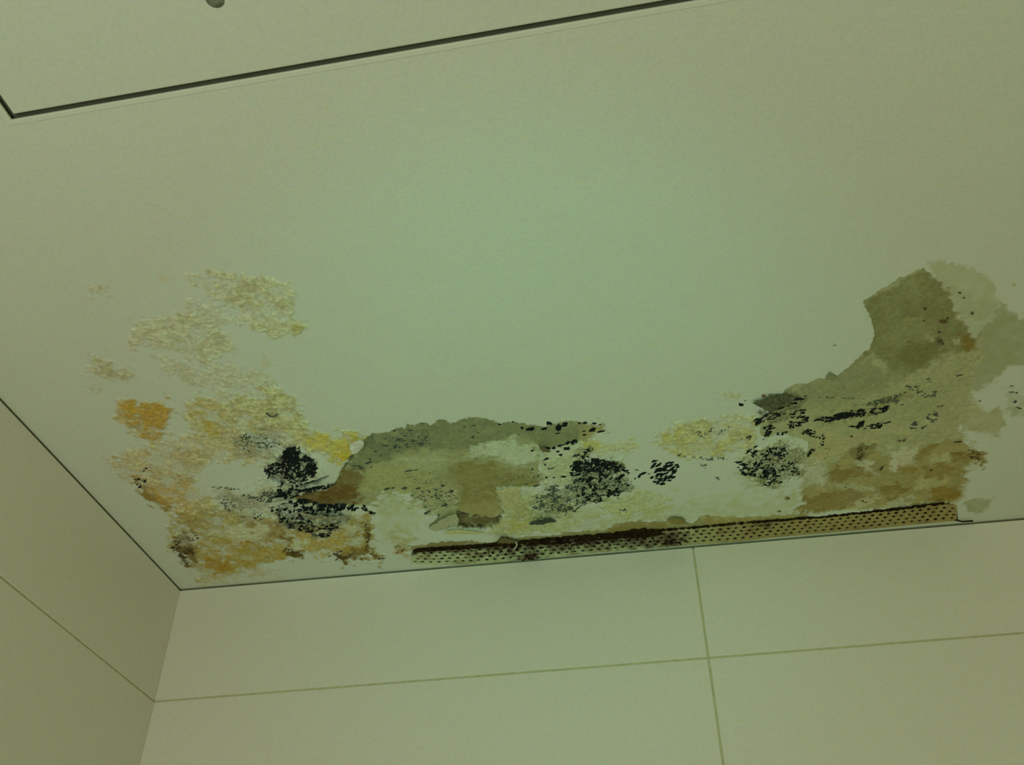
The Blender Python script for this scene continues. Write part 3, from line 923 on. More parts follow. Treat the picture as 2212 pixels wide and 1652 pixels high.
rnd = random.Random(5)
T_EDGE = 0.09
for r in range(ROWS):
    t0 = T_EDGE + (1 - 2 * T_EDGE) * r / ROWS
    t1 = T_EDGE + (1 - 2 * T_EDGE) * (r + 1) / ROWS
    if r == 0:
        t0 = 0.0
    if r == ROWS - 1:
        t1 = 1.0
    shift = (r % 2) * PITCH / 2 + r * 2.2
    cuts = [S0] + [S0 + shift + PITCH * k for k in range(0, 80) if S0 + 4 < S0 + shift + PITCH * k < S1 - 4] + [S1]
    for a, b in zip(cuts[:-1], cuts[1:]):
        if b - a < PITCH * 0.7:
            q = [bead_vert(a, t0, zb), bead_vert(a, t1, zb), bead_vert(b, t1, zb), bead_vert(b, t0, zb)]
            fs.append(tuple(q))
            continue
        sc, tcn = (a + b) / 2 + rnd.uniform(-0.6, 0.6), (max(t0, T_EDGE) + min(t1, 1 - T_EDGE)) / 2
        rs, rt = rnd.uniform(3.9, 4.8), rnd.uniform(0.062, 0.080)
        outer = [(a, t0), (a, (t0 + t1) / 2), (a, t1), ((a + b) / 2, t1), (b, t1), (b, (t0 + t1) / 2), (b, t0), ((a + b) / 2, t0)]
        angs = [math.atan2(-1, -1), math.pi, math.atan2(1, -1), math.pi / 2, math.atan2(1, 1), 0, math.atan2(-1, 1), -math.pi / 2]
        O_ = [bead_vert(s, t, zb) for s, t in outer]
        I_ = [bead_vert(sc + rs * math.cos(g), tcn + rt * math.sin(g), zb) for g in angs]
        B_ = [bead_vert(sc + rs * math.cos(g), tcn + rt * math.sin(g), zb + 0.0011) for g in angs]
        for i in range(8):
            j = (i + 1) % 8
            fs.append((O_[i], O_[j], I_[j], I_[i]))
            fs.append((I_[i], I_[j], B_[j], B_[i]))
# turned-up rim of the strip
for t in (0.0, 1.0):
    prev = None
    for s in np.linspace(S0, S1, 90):
        a = bead_vert(s, t, zb)
        b = bead_vert(s, t, zb + 0.0012)
        if prev:
            fs.append((prev[0], prev[1], b, a))
        prev = (a, b)
for s in (S0, S1):
    q = [bead_vert(s, 0, zb), bead_vert(s, 1, zb), bead_vert(s, 1, zb + 0.0012), bead_vert(s, 0, zb + 0.0012)]
    fs.append(tuple(q))
strip = mesh_obj('perforated_strip', vs, fs, M_BEAD, bead)
at = strip.data.attributes.new('surface_colour', 'FLOAT_COLOR', 'POINT')
at.data.foreach_set('color', np.concatenate([np.array(cs), np.ones((len(cs), 1))], 1).astype(np.float32).ravel())


def lump(name, pts, mat, parent, origin, seed, n=14, thick=0.003):
    """a crust of irregular overlapping lumps; pts: list of (photo x, photo y, rx, ry)"""
    r = random.Random(seed)
    vs, fs = [], []
    for (px, py, rx, ry) in pts:
        b = len(vs)
        ph = r.uniform(0, 6.28)
        k = 9
        x, y = to_plane(px, py)
        zc = H - r.uniform(0.4, 1.0) * thick
        vs.append((float(x), float(y), zc))
        for ring, (f, zf) in enumerate(((0.6, 0.75), (1.0, -0.25))):
            for i in range(k):
                g = ph + 6.2832 * i / k
                q = f * r.uniform(0.72, 1.28)
                x, y = to_plane(px + rx * q * math.cos(g), py + ry * q * math.sin(g))
                vs.append((float(x), float(y), H - (H - zc) * zf))
        for i in range(k):
            j = (i + 1) % k
            fs.append((b, b + 1 + i, b + 1 + j))
            fs.append((b + 1 + i, b + 1 + k + i, b + 1 + k + j, b + 1 + j))
    vs = [(v[0] - origin[0], v[1] - origin[1], v[2] - origin[2]) for v in vs]
    return mesh_obj(name, vs, fs, mat, parent, True)


rr = random.Random(21)
c1 = []
for i in range(420):
    s = rr.uniform(892, 1420)
    w = 2.2 + 9.5 * math.exp(-((s - 1240) / 130.0) ** 2) + 6 * math.exp(-((s - 1385) / 45.0) ** 2)
    c1.append((s, float(interp(BEAD_TOP, s)) - 2 + (rr.random() ** 1.5) * w, rr.uniform(3, 8), rr.uniform(1.5, 3.2)))
for i in range(70):
    s = rr.gauss(1380, 26)
    c1.append((s, float(interp(BEAD_TOP, s)) - 5 + rr.uniform(0, 14), rr.uniform(4, 9), rr.uniform(2, 4)))
lump('rust_crust', c1, M_RUST, bead, tuple(bead.location), 31)['label'] = 'thick dark rust crust along the upper edge'
c2 = []
for i in range(330):
    s = rr.uniform(1420, 2040)
    if s < 1760 and rr.random() < 0.45:
        continue
    w = 0.4 if s < 1900 else 1.4
    c2.append((s, float(interp(BEAD_TOP, s)) + rr.uniform(-2.2, -0.4 + w), rr.uniform(3, 7), rr.uniform(1.0, 1.9)))
lump('rust_line', c2, M_RUST, bead, tuple(bead.location), 32, thick=0.002)
c3 = [(rr.gauss(1452, 14), 1168 + rr.gauss(0, 4), rr.uniform(3, 6), rr.uniform(1.5, 3)) for _ in range(26)] + \
     [(rr.uniform(1120, 1164), 1204 + rr.gauss(0, 2), rr.uniform(3, 6), rr.uniform(1.5, 2.5)) for _ in range(20)]
c4_ = [(rr.uniform(1040, 1330), 0, 0, 0) for _ in range(150)]
c4_ = [(s, float(interp(BEAD_TOP, s)) + rr.uniform(4, 26) * (0.6 + 0.4 * rr.random()), rr.uniform(2, 5), rr.uniform(1.2, 2.4)) for s, _, _, _ in c4_]
lump('rust_spots', c3 + c4_, M_RUST, bead, tuple(bead.location), 34, thick=0.0016)['kind'] = 'stuff'


def tube(name, pts, radius, mat, parent=None, sides=6):
    vs, fs = [], []
    P = [Vector(p) for p in pts]
    for i, p in enumerate(P):
        d = (P[min(i + 1, len(P) - 1)] - P[max(i - 1, 0)]).normalized()
        a = d.orthogonal().normalized()
        b = d.cross(a)
        for k in range(sides):
            g = 6.2832 * k / sides
            vs.append(p + (a * math.cos(g) + b * math.sin(g)) * radius)
    for i in range(len(P) - 1):
        for k in range(sides):
            m = (k + 1) % sides
            fs.append((i * sides + k, i * sides + m, (i + 1) * sides + m, (i + 1) * sides + k))
    fs.append(tuple(range(sides)))
    fs.append(tuple(range((len(P) - 1) * sides, len(P) * sides)))
    return mesh_obj(name, vs, fs, mat, parent, True)


def on_ceiling(px, py, drop, origin=(0, 0, 0)):
    x, y = to_plane(px, py)
    return (float(x) - origin[0], float(y) - origin[1], H - drop - origin[2])


bl = tuple(bead.location)
tube('wire_end', [on_ceiling(2062, 1121, 0.001, bl), on_ceiling(2078, 1123, 0.002, bl), on_ceiling(2092, 1122, 0.002, bl), on_ceiling(2100, 1120, 0.003, bl)], 0.0009, M_RUST, bead)['label'] = 'rusty wire end sticking out'
tube('paint_curl', [on_ceiling(1110, 1183, 0.002, bl), on_ceiling(1113, 1176, 0.004, bl), on_ceiling(1117, 1170, 0.004, bl), on_ceiling(1114, 1166, 0.003, bl)], 0.0007, M_FRAME, bead)

# ---------------------------------------------------------------- loose flakes of paint
def flake(label, pts, hinge, drop, color, ref=P_REF, curl=1.3, mould=0.0, base=0.0006, pick=(0, 0)):
    """pts: outline; hinge: two points of the edge still holding; the far edge hangs by drop metres"""
    bm = bmesh.new()
    vs = [bm.verts.new((p[0], p[1], 0)) for p in pts]
    bm.faces.new(vs)
    bmesh.ops.triangulate(bm, faces=bm.faces[:])
    for _ in range(3):
        bmesh.ops.subdivide_edges(bm, edges=bm.edges[:], cuts=1, use_grid_fill=True)
    (ax, ay), (bx, by) = hinge
    n = Vector((by - ay, ax - bx)).normalized()
    ds = [abs((v.co.x - ax) * n.x + (v.co.y - ay) * n.y) for v in bm.verts]
    dm = max(ds) or 1
    r = np.random.RandomState(int(pts[0][0]))
    cols = []
    cx = float(np.mean([p[0] for p in pts]))
    cy = float(np.mean([p[1] for p in pts]))
    ox, oy = to_plane(cx, cy)
    X = np.array([v.co.x for v in bm.verts])
    Y = np.array([v.co.y for v in bm.verts])
    nz = vnoise(X, Y, 6, 51) - 0.5
    for v, d, q, px, py in zip(bm.verts, ds, nz, X, Y):
        x, y = to_plane(px + 2.5 * q, py + 1.5 * q)
        z0 = min(float(surf_z(x, y)), H + 0.0005)
        v.co = (float(x - ox), float(y - oy), z0 - H - base - drop * (d / dm) ** curl - 0.0008 * q)
        if color is None:
            cc = surf_c(*to_plane(px + pick[0], py + pick[1])) * (1 + 0.2 * q)
        else:
            cc = alb(color, ref) * (1 + 0.3 * q)
        if mould:
            cc = cc * (1 - mould * np.clip(0.5 + 2 * q, 0, 1))
        cols.append(np.clip(cc, 0.005, 0.9))
    bmesh.ops.solidify(bm, geom=bm.faces[:], thickness=0.0005)
    nv = len(bm.verts)
    cols = (cols * 2)[:nv] if nv <= 2 * len(cols) else cols + [cols[-1]] * (nv - len(cols))
    o = bm_obj('paint_flake', bm, M_FLAKE, ceiling)
    a = o.data.attributes.new('surface_colour', 'FLOAT_COLOR', 'POINT')
    a.data.foreach_set('color', np.concatenate([np.array(cols), np.ones((nv, 1))], 1).astype(np.float32).ravel())
    o.location = (float(ox), float(oy), H)
    o['label'] = label
    return o


flake('white curled paint tip', [(757, 953), (768, 946), (777, 942), (786, 944), (788, 952), (782, 963), (769, 975), (762, 972), (757, 963)], ((750, 950), (758, 974)), 0.002, (154, 164, 124), base=0.0026)
flake('sagging mouldy paint lip', [(650, 1092), (690, 1098), (740, 1100), (758, 1104), (750, 1118), (700, 1118), (655, 1106)], ((655, 1112), (750, 1122)), 0.005, None, mould=0.5, pick=(0, 12), base=0.0026)
flake('cream flap of paint', [(1070, 1054), (1100, 1051), (1124, 1050), (1124, 1070), (1112, 1090), (1092, 1100), (1086, 1085), (1080, 1070)], ((1125, 1055), (1105, 1100)), 0.003, (146, 147, 92))
flake('pale torn flap of paint', [(926, 1140), (948, 1122), (968, 1108), (986, 1103), (992, 1118), (988, 1138), (970, 1132), (962, 1142), (939, 1146)], ((926, 1148), (988, 1146)), 0.004, (136, 140, 98))
flake('torn lower paint lip', [(964, 1140), (985, 1139), (1010, 1141), (1048, 1146), (1046, 1150), (1010, 1151), (975, 1152), (960, 1148)], ((960, 1156), (1048, 1156)), 0.003, (150, 156, 96))
flake('small dark paint chip', [(1162, 958), (1178, 964), (1190, 968), (1180, 973), (1171, 974)], ((1160, 960), (1170, 976)), 0.003, (84, 80, 46))
flake('slate-grey mouldy flake', [(1142, 1126), (1157, 1118), (1170, 1112), (1184, 1110), (1198, 1119), (1202, 1124), (1186, 1125), (1165, 1130), (1150, 1131)], ((1142, 1134), (1202, 1130)), 0.004, (58, 64, 48), mould=0.35)
flake('dark mouldy tongue of plaster', [(1625, 866), (1634, 863), (1656, 866), (1664, 851), (1690, 851), (1706, 850), (1721, 857), (1704, 872), (1680, 880), (1666, 890), (1652, 882), (1641, 876)], ((1660, 900), (1725, 870)), 0.002, (86, 90, 58), mould=0.7)
flake('brown blister at the bead', [(1446, 1128), (1446, 1118), (1456, 1114), (1470, 1115), (1480, 1122), (1482, 1130), (1465, 1132)], ((1446, 1134), (1482, 1134)), 0.003, (112, 104, 50))
flake('brown chip above the bead', [(1076, 1172), (1080, 1157), (1092, 1154), (1108, 1160), (1120, 1166), (1112, 1176), (1092, 1178)], ((1076, 1180), (1120, 1180)), 0.003, (84, 78, 40))
flake('little torn peak of plaster', [(1782, 818), (1786, 808), (1792, 802), (1800, 808), (1808, 814), (1796, 820)], ((1780, 822), (1810, 818)), 0.002, (112, 106, 58), R_REF)
tube('paint_curl', [on_ceiling(575, 888, 0.002), on_ceiling(585, 892, 0.004), on_ceiling(594, 892, 0.004), on_ceiling(600, 889, 0.003)], 0.0008, M_MOULD_G, ceiling)['label'] = 'thin dark curl of paint'

# ---------------------------------------------------------------- mould colonies
NET = lambda x, y, sc, sd: float(worley_pt(x, y, sc, sd))
_wt = {}


def worley_pt(x, y, sc, sd):
    d1, d2 = worley(np.array([x]), np.array([y * 1.9]), sc, sd)
    return d2[0] - d1[0]


def fill(poly, n, smin, smax, net=0.0, seed=0, cell=22.0, ang=-14, fade=0.0):
    """random specks inside an outline; net > 0 keeps them on the veins of a cell pattern"""
    r = np.random.RandomState(seed)
    P = np.array(poly, float)
    x = r.uniform(P[:, 0].min(), P[:, 0].max(), n * 9)
    y = r.uniform(P[:, 1].min(), P[:, 1].max(), n * 9)
    sd = sdist(poly, x, y)
    ok = sd > 0
    if fade:
        ok &= r.rand(len(x)) < np.clip(sd / fade, 0.12, 1)
    x, y = x[ok], y[ok]
    if net:
        d1, d2 = worley(x, y * 1.7, cell, seed + 3)
        nn = vnoise(x, y * 1.7, 22, seed + 5)
        keep = (d2 - d1) < net * 0.72 * (0.1 + 1.7 * nn)
        x, y = x[keep], y[keep]
    x, y = x[:n], y[:n]
    out = []
    for a, b in zip(x, y):
        s = r.uniform(smin, smax) * (0.7 + 0.6 * r.rand()) * (0.9 if net else 0.95)
        out.append((a, b, s * r.uniform(0.9, 1.7), s * r.uniform(0.42, 0.7), ang + r.uniform(-22, 22)))
    return out


def spots(*lst):
    return [(a, b, rx, ry, g) for a, b, rx, ry, g in lst]


def mould(label, specks, mat, seed, group=None):
    r = np.random.RandomState(seed)
    vs, fs = [], []
    K = 8
    cx = float(np.mean([s[0] for s in specks]))
    cy = float(np.mean([s[1] for s in specks]))
    ox, oy = to_plane(cx, cy)
    A, B = [], []
    for (px, py, rx, ry, ang) in specks:
        g = np.linspace(0, 2 * np.pi, K, endpoint=False) + r.uniform(0, 6.28)
        q = r.uniform(0.62, 1.3, K)
        ca, sa = math.cos(math.radians(ang)), math.sin(math.radians(ang))
        u, w = rx * q * np.cos(g), ry * q * np.sin(g)
        A.append(np.concatenate([[px], px + u * ca - w * sa]))
        B.append(np.concatenate([[py], py + u * sa + w * ca]))
    A, B = np.concatenate(A), np.concatenate(B)
    X, Y = to_plane(A, B)
    Z = surf_z(X, Y)
    n = len(specks)
    off = np.tile(np.array([0.0006] + [0.00025] * K), n)
    V_ = np.stack([X - ox, Y - oy, Z - H - off], 1)
    fs = []
    for s in range(n):
        b = s * (K + 1)
        for i in range(K):
            fs.append((b, b + 1 + (i + 1) % K, b + 1 + i))
    o = mesh_obj('mould_patch', V_, fs, mat, None, True)
    o.location = (float(ox), float(oy), H)
    tag(o, label, 'mould', group, 'stuff')
    return o


# the black colony round the crack on the left
c3p = lambda *p: [(420 + x * 0.2179, 900 + y * 0.2179) for x, y in p]
c2p = lambda *p: [(220 + x * 0.2486, 850 + y * 0.2486) for x, y in p]
c4p = lambda *p: [(700 + x * 0.2486, 880 + y * 0.2486) for x, y in p]
c5p = lambda *p: [(1050 + x * 0.2486, 880 + y * 0.2486) for x, y in p]
c6p = lambda *p: [(1380 + x * 0.2486, 780 + y * 0.2486) for x, y in p]
c7p = lambda *p: [(1662 + x * 0.2486, 800 + y * 0.2486) for x, y in p]
c8p = lambda *p: [(1750 + x * 0.2179, 540 + y * 0.2179) for x, y in p]
A = fill(c3p((700, 480), (800, 430), (870, 400), (880, 330), (950, 285), (1040, 290), (1060, 370), (1120, 360), (1205, 440), (1215, 510), (1160, 545), (1000, 590), (800, 560), (740, 600)), 330, 1.8, 4.4, 0.55, 11, 23)
A += fill(c3p((890, 400), (900, 320), (960, 285), (1030, 310), (1040, 420), (960, 440)), 70, 2.4, 5.0, 0.7, 12)
A += fill(c3p((1110, 370), (1180, 400), (1215, 480), (1170, 530), (1120, 470)), 34, 2.4, 4.6, 0.7, 13)
A += fill(c3p((690, 470), (730, 480), (760, 550), (900, 610), (880, 640), (740, 580)), 50, 2.5, 4.6, 0, 14, fade=4)
A += fill(c3p((960, 610), (1100, 580), (1320, 555), (1310, 590), (1150, 610), (1000, 625)), 60, 2.0, 4.2, 0, 15, fade=4)
A += fill(c3p((840, 650), (960, 640), (1130, 650), (1400, 660), (1360, 690), (1170, 720), (1100, 770), (940, 800), (820, 770)), 170, 2.2, 4.6, 0.62, 16, 22)
mould('black mould colony round the dark crack in the blistered corner paint', A, M_MOULD, 1)
A = fill(c3p((480, 715), (640, 720), (840, 720), (860, 790), (720, 830), (560, 780), (470, 760)), 80, 1.3, 3.0, 0.5, 17)
A += fill(c3p((180, 690), (330, 690), (440, 705), (440, 720), (300, 705), (190, 715)), 26, 1.0, 2.0, 0, 18)
A += fill(c3p((230, 880), (300, 780), (420, 860), (400, 970), (640, 900), (720, 1000), (640, 1000), (420, 985), (330, 920)), 50, 1.0, 2.3, 0.45, 19)
A += fill(c3p((720, 800), (760, 790), (760, 830), (715, 830)), 8, 2, 3.4, 0, 20)
mould('thin streak of dark mould specks left of the brown tongue of plaster', A, M_MOULD_G, 2)
A = fill(c3p((760, 850), (980, 840), (1150, 830), (1290, 900), (1440, 930), (1440, 1080), (1340, 1170), (1200, 1150), (1050, 1100), (900, 1060), (760, 920)), 300, 1.6, 3.8, 0.42, 22, 23)
A += fill(c3p((920, 820), (1110, 820), (1240, 880), (1180, 910), (1000, 880)), 60, 2.0, 4.0, 0.7, 23)
A += fill(c3p((1200, 1120), (1280, 1130), (1340, 1165), (1300, 1175), (1210, 1150)), 20, 2.0, 4.0, 0, 24)
A += fill(c3p((1240, 880), (1460, 870), (1600, 890), (1700, 890), (1800, 960), (1790, 985), (1720, 930), (1580, 920), (1280, 915)), 80, 1.8, 4.2, 0, 25, fade=5)
mould('blue-black mould colony on the sagging paint below the brown tongue', A, M_MOULD, 3)
A = fill(c3p((440, 200), (540, 160), (760, 190), (880, 260), (760, 300), (620, 360), (440, 300)), 130, 0.9, 2.0, 0.4, 26, 20)
A += fill(c3p((485, 160), (560, 170), (540, 210), (480, 195)), 14, 1.5, 2.6, 0, 27)
mould('faint grey mould haze above the black corner colony', A, M_MOULD_G, 4)
A = fill(c2p((285, 730), (330, 725), (410, 760), (400, 800), (320, 820), (295, 780)), 24, 1.2, 2.8, 0.7, 28)
A += fill(c2p((340, 615), (400, 640), (370, 670), (345, 640)), 5, 1, 2, 0, 29)
mould('tiny isolated mould spot at the left rim of the stain', A, M_MOULD, 5)
A = fill(c2p((590, 1300), (650, 1260), (720, 1310), (810, 1340), (800, 1400), (740, 1440), (820, 1480), (780, 1500), (700, 1440), (620, 1390)), 80, 1.4, 3.4, 0.5, 30)
A += fill(c2p((780, 1170), (860, 1240), (840, 1270), (760, 1280), (800, 1240)), 16, 1.2, 2.4, 0, 31)
mould('brown-black mould in the stained ceiling corner nearest both walls', A, M_MOULD_B, 6)
A = fill(c2p((1560, 1340), (1640, 1330), (1750, 1380), (1700, 1410), (1610, 1390)), 24, 1.6, 3.6, 0, 32)
A += fill(c2p((1960, 1400), (2080, 1360), (2200, 1380), (2150, 1430), (2060, 1470)), 36, 1.6, 3.6, 0.6, 33)
A += fill(c3p((1690, 1050), (1740, 1100), (1730, 1330), (1690, 1340), (1700, 1200)), 34, 1.3, 2.8, 0, 34)
A += fill(c3p((1720, 1350), (1890, 1400), (1880, 1420), (1740, 1375)), 14, 1.2, 2.6, 0, 35)
A += fill(c4p((590, 1240), (640, 1190), (740, 1200), (720, 1250), (620, 1260)), 16, 1.1, 2.4, 0.6, 36)
mould('brown mould crumbs on the orange band along the back wall', A, M_MOULD_B, 7)
# specks on the left plaster patch
L4 = [(850, 148, 12, 8), (610, 212, 14, 7), (750, 208, 26, 10), (655, 285, 30, 12), (690, 300, 14, 8), (718, 332, 18, 8), (615, 352, 20, 14), (520, 342, 11, 9),
      (445, 392, 14, 7), (492, 435, 8, 8), (400, 458, 12, 12), (380, 490, 30, 10), (320, 540, 24, 12), (300, 520, 16, 8), (410, 530, 12, 6), (260, 520, 26, 5),
      (740, 560, 40, 8), (800, 555, 24, 4), (700, 710, 26, 16), (600, 710, 24, 6), (545, 720, 30, 10), (820, 710, 22, 10), (1030, 690, 24, 12), (1110, 740, 22, 12),
      (1220, 175, 12, 5), (1300, 168, 24, 5), (1290, 268, 16, 12), (1335, 228, 10, 5), (895, 915, 34, 12), (880, 875, 18, 6), (1000, 940, 20, 6),
      (1050, 860, 30, 12), (975, 780, 10, 10), (915, 745, 14, 14), (935, 790, 12, 8), (1540, 800, 8, 12), (1840, 685, 34, 6), (1760, 672, 24, 5), (1860, 605, 14, 8),
      (1810, 545, 12, 10), (1180, 525, 7, 5), (820, 265, 12, 8), (845, 330, 22, 14), (780, 300, 14, 10), (700, 255, 14, 7), (885, 270, 18, 8), (265, 770, 16, 5), (140, 845, 40, 10)]
A = [(700 + a * .2486, 880 + b * .2486, rx * .2486, ry * .2486, -12) for a, b, rx, ry in L4]
A += fill(c4p((480, 300), (700, 220), (930, 250), (930, 330), (760, 360), (560, 400)), 70, 0.8, 1.9, 0, 40)
A += fill(c4p((640, 570), (900, 560), (1050, 640), (900, 700), (700, 640)), 50, 0.6, 1.4, 0, 41)
A += fill(c4p((740, 760), (960, 700), (1180, 740), (1180, 840), (1000, 880), (820, 850)), 90, 0.9, 2.2, 0.5, 42)
A += fill(c4p((1450, 600), (1850, 600), (1890, 660), (1600, 650)), 30, 0.7, 1.6, 0, 43)
mould('scattered mould specks on the bare plaster in the middle', A, M_MOULD_G, 8)
L5 = [(312, 185, 14, 12), (385, 198, 30, 14), (505, 192, 24, 8), (550, 138, 20, 16), (630, 185, 26, 20), (685, 155, 30, 14), (620, 233, 24, 4), (810, 140, 14, 8),
      (855, 135, 22, 8), (940, 138, 20, 8), (925, 203, 32, 16), (850, 215, 14, 6), (855, 250, 16, 5), (990, 150, 10, 6), (1000, 215, 30, 4), (120, 155, 16, 6), (230, 128, 18, 8),
      (520, 362, 34, 7), (590, 352, 20, 7), (645, 338, 26, 7), (720, 318, 44, 11), (765, 305, 24, 10), (700, 355, 32, 14), (625, 382, 14, 8), (648, 408, 18, 6),
      (520, 446, 24, 8), (512, 493, 14, 8), (580, 515, 18, 5), (545, 522, 10, 6), (672, 592, 22, 9), (738, 558, 18, 8), (590, 605, 12, 6), (525, 605, 10, 6), (400, 380, 14, 5)]
A = [(1050 + a * .2486, 880 + b * .2486, rx * .2486 * 1.15, ry * .2486 * 1.35, -12) for a, b, rx, ry in L5]
mould('row of bold black mould dots along the top of the middle bare patch', A, M_MOULD, 9)
A = fill(c5p((730, 500), (850, 420), (960, 440), (1080, 450), (1200, 500), (1250, 580), (1160, 610), (1200, 640), (1240, 680), (1150, 760), (1050, 790), (980, 830), (800, 780), (760, 640)), 480, 1.5, 3.6, 0.5, 44, 23)
A += fill(c5p((750, 470), (900, 440), (1100, 460), (1200, 520), (1100, 560), (900, 540), (760, 560)), 170, 2.0, 4.2, 0.55, 45, 23)
A += fill(c5p((760, 420), (840, 340), (930, 350), (900, 420), (800, 460)), 60, 1.2, 2.6, 0.5, 46)
A += fill(c5p((1150, 480), (1240, 560), (1200, 580)), 12, 1.5, 3, 0, 47)
mould('large dense black mould colony right of the middle bare patch', A, M_MOULD, 10)
A = fill(c5p((400, 880), (430, 770), (520, 680), (700, 650), (850, 700), (900, 820), (760, 900), (700, 960), (620, 870), (480, 900)), 300, 1.2, 3.0, 0.42, 48, 23)
A += fill(c5p((1140, 870), (1220, 860), (1220, 910), (1150, 910)), 10, 1, 2.4, 0, 49)
A += spots((1168, 1088, 2.6, 2.6, 0), (1166, 1091, 1.6, 1.6, 0))
mould('grey-green mould network trailing down to the metal bead', A, M_MOULD_G, 11)
A = []
rh = random.Random(77)
for k, (xa, xb) in enumerate(((1409, 1417), (1410, 1462), (1405, 1466), (1406, 1470), (1406, 1462), (1409, 1462), (1408, 1456), (1413, 1460), (1412, 1448), (1417, 1440))):
    x = xa + rh.uniform(0, 5)
    while x < xb:
        if not (k in (1, 2) and 1425 < x < 1437) and rh.random() < 0.86:
            A.append((x, 995 + k * 5.4 + rh.uniform(-1.5, 1.5) - (x - 1435) * 0.08, rh.uniform(5.0, 9.0), rh.uniform(1.9, 3.0), -20 + rh.uniform(-14, 14)))
        x += rh.uniform(7.5, 12)
A += spots((1388, 1023, 8, 2.5, -20), (1381, 1028, 5, 2.5, -50), (1376, 1015, 4, 1.2, 10), (1372, 1033, 3, 1.5, -30), (1402, 1023, 3, 1, 0), (1413, 995, 4, 2, 0))
mould('heart-shaped cluster of black mould dots on clean paint', A, M_MOULD, 12)
A = fill(c6p((290, 800), (560, 830), (760, 820), (790, 850), (600, 860), (350, 820)), 34, 1.0, 2.6, 0, 51)
A += fill(c6p((530, 890), (600, 900), (570, 940)), 7, 1.4, 2.8, 0, 52)
A += fill(c6p((660, 1010), (720, 1010), (700, 1040)), 6, 1.0, 2.2, 0, 53)
A += fill(c6p((460, 600), (560, 580), (820, 540), (760, 620), (540, 660)), 70, 0.8, 1.6, 0.5, 54)
mould('sparse fine mould specks on yellowed paint in the middle', A, M_MOULD_G, 13)
A = fill(c6p((830, 940), (900, 890), (960, 860), (1050, 880), (1180, 930), (1200, 1000), (1100, 1000), (900, 980)), 130, 1.5, 3.6, 0.6, 55, 22, -18)
A += fill(c6p((800, 860), (900, 870), (960, 900), (900, 910)), 24, 1.6, 3.4, 0, 56, fade=4)
A += fill(c6p((930, 780), (1040, 720), (1050, 760), (990, 830)), 34, 1.6, 3.6, 0.7, 57)
A += fill(c6p((1040, 800), (1180, 720), (1280, 740), (1320, 860), (1380, 900), (1400, 990), (1280, 1010), (1180, 1060), (1060, 1000), (1000, 900)), 300, 1.1, 2.7, 0.45, 58, 21, -30)
A += fill(c6p((1040, 1080), (1130, 1040), (1250, 1030), (1240, 1060), (1130, 1080)), 26, 1.3, 2.8, 0, 59)
mould('round speckled mould colony left of the large brown bare area', A, M_MOULD, 14)
A = fill(c6p((960, 530), (1060, 470), (1140, 450), (1280, 440), (1240, 500), (1100, 520), (980, 555)), 90, 1.5, 3.4, 0.6, 60)
A += fill(c6p((1140, 430), (1240, 340), (1400, 320), (1470, 300), (1420, 350), (1300, 400), (1200, 430)), 90, 1.6, 3.6, 0.7, 61)
A += fill(c6p((1070, 590), (1150, 560), (1180, 590), (1120, 610)), 14, 2.2, 4, 0, 62)
A += fill(c6p((1080, 680), (1100, 620), (1150, 610), (1140, 660)), 22, 1.8, 3.6, 0, 63)
A += fill(c6p((1310, 460), (1440, 420), (1500, 500), (1450, 560), (1330, 600), (1260, 530)), 80, 1.6, 3.6, 0.55, 64)
A += fill(c6p((1180, 630), (1300, 620), (1320, 640), (1200, 640)), 14, 1.5, 3, 0, 65)
A += fill(c6p((1420, 640), (1440, 600), (1540, 620), (1610, 650), (1620, 700), (1540, 680)), 40, 1.6, 3.6, 0.7, 66)
A += fill(c6p((1460, 800), (1560, 740), (1610, 700), (1600, 740), (1520, 790), (1480, 850)), 22, 1.8, 3.6, 0, 67)
A += fill(c6p((870, 680), (960, 640), (1000, 630), (960, 670)), 12, 1.3, 2.6, 0, 68)
A += spots((1601, 874, 5.5, 4, 10), (1610, 865, 2, 1.2, 0))
mould('black mould dots around the torn left tip of the brown area', A, M_MOULD, 15)
A = fill(c7p((400, 440), (520, 400), (700, 360), (850, 340), (1040, 320), (1030, 360), (880, 410), (680, 420), (540, 460)), 210, 1.6, 3.6, 0.75, 70, 22, -16)
A += fill(c7p((500, 410), (720, 370), (860, 380), (700, 420), (540, 460)), 60, 2.0, 4.0, 0, 71, fade=5)
A += fill(c7p((680, 490), (760, 480), (800, 440), (830, 450), (830, 510), (720, 510)), 34, 1.8, 4.0, 0, 72, fade=5)
A += fill(c7p((840, 490), (1040, 440), (1050, 460), (960, 510), (880, 520)), 34, 1.6, 3.6, 0.8, 73)
mould('bold black mould streak across the large brown bare area', A, M_MOULD, 16)
A = fill(c7p((840, 300), (1000, 240), (1210, 190), (1220, 210), (1100, 240), (1180, 300), (1150, 320), (1080, 280), (900, 320)), 70, 1.2, 2.8, 0, 74)
A += fill(c7p((1190, 140), (1320, 150), (1340, 190), (1300, 210), (1210, 170)), 34, 1.2, 2.8, 0.8, 75)
A += fill(c7p((1310, 210), (1460, 180), (1440, 240), (1360, 250)), 26, 1.4, 3, 0.8, 76)
A += fill(c7p((1380, 370), (1440, 365), (1480, 420), (1430, 460), (1370, 430)), 30, 1.4, 3.0, 0.8, 77)
A += fill(c7p((1230, 500), (1250, 450), (1290, 460), (1280, 510), (1240, 525)), 18, 1.4, 3.0, 0, 78)
A += fill(c7p((1320, 500), (1390, 480), (1380, 500), (1330, 515)), 7, 1.2, 2.4, 0, 79)
A += fill(c7p((1450, 325), (1510, 305), (1510, 325)), 7, 1.2, 2.4, 0, 80)
A += fill(c7p((1370, 80), (1400, 75), (1410, 110), (1385, 115)), 9, 1.2, 2.2, 0, 81)
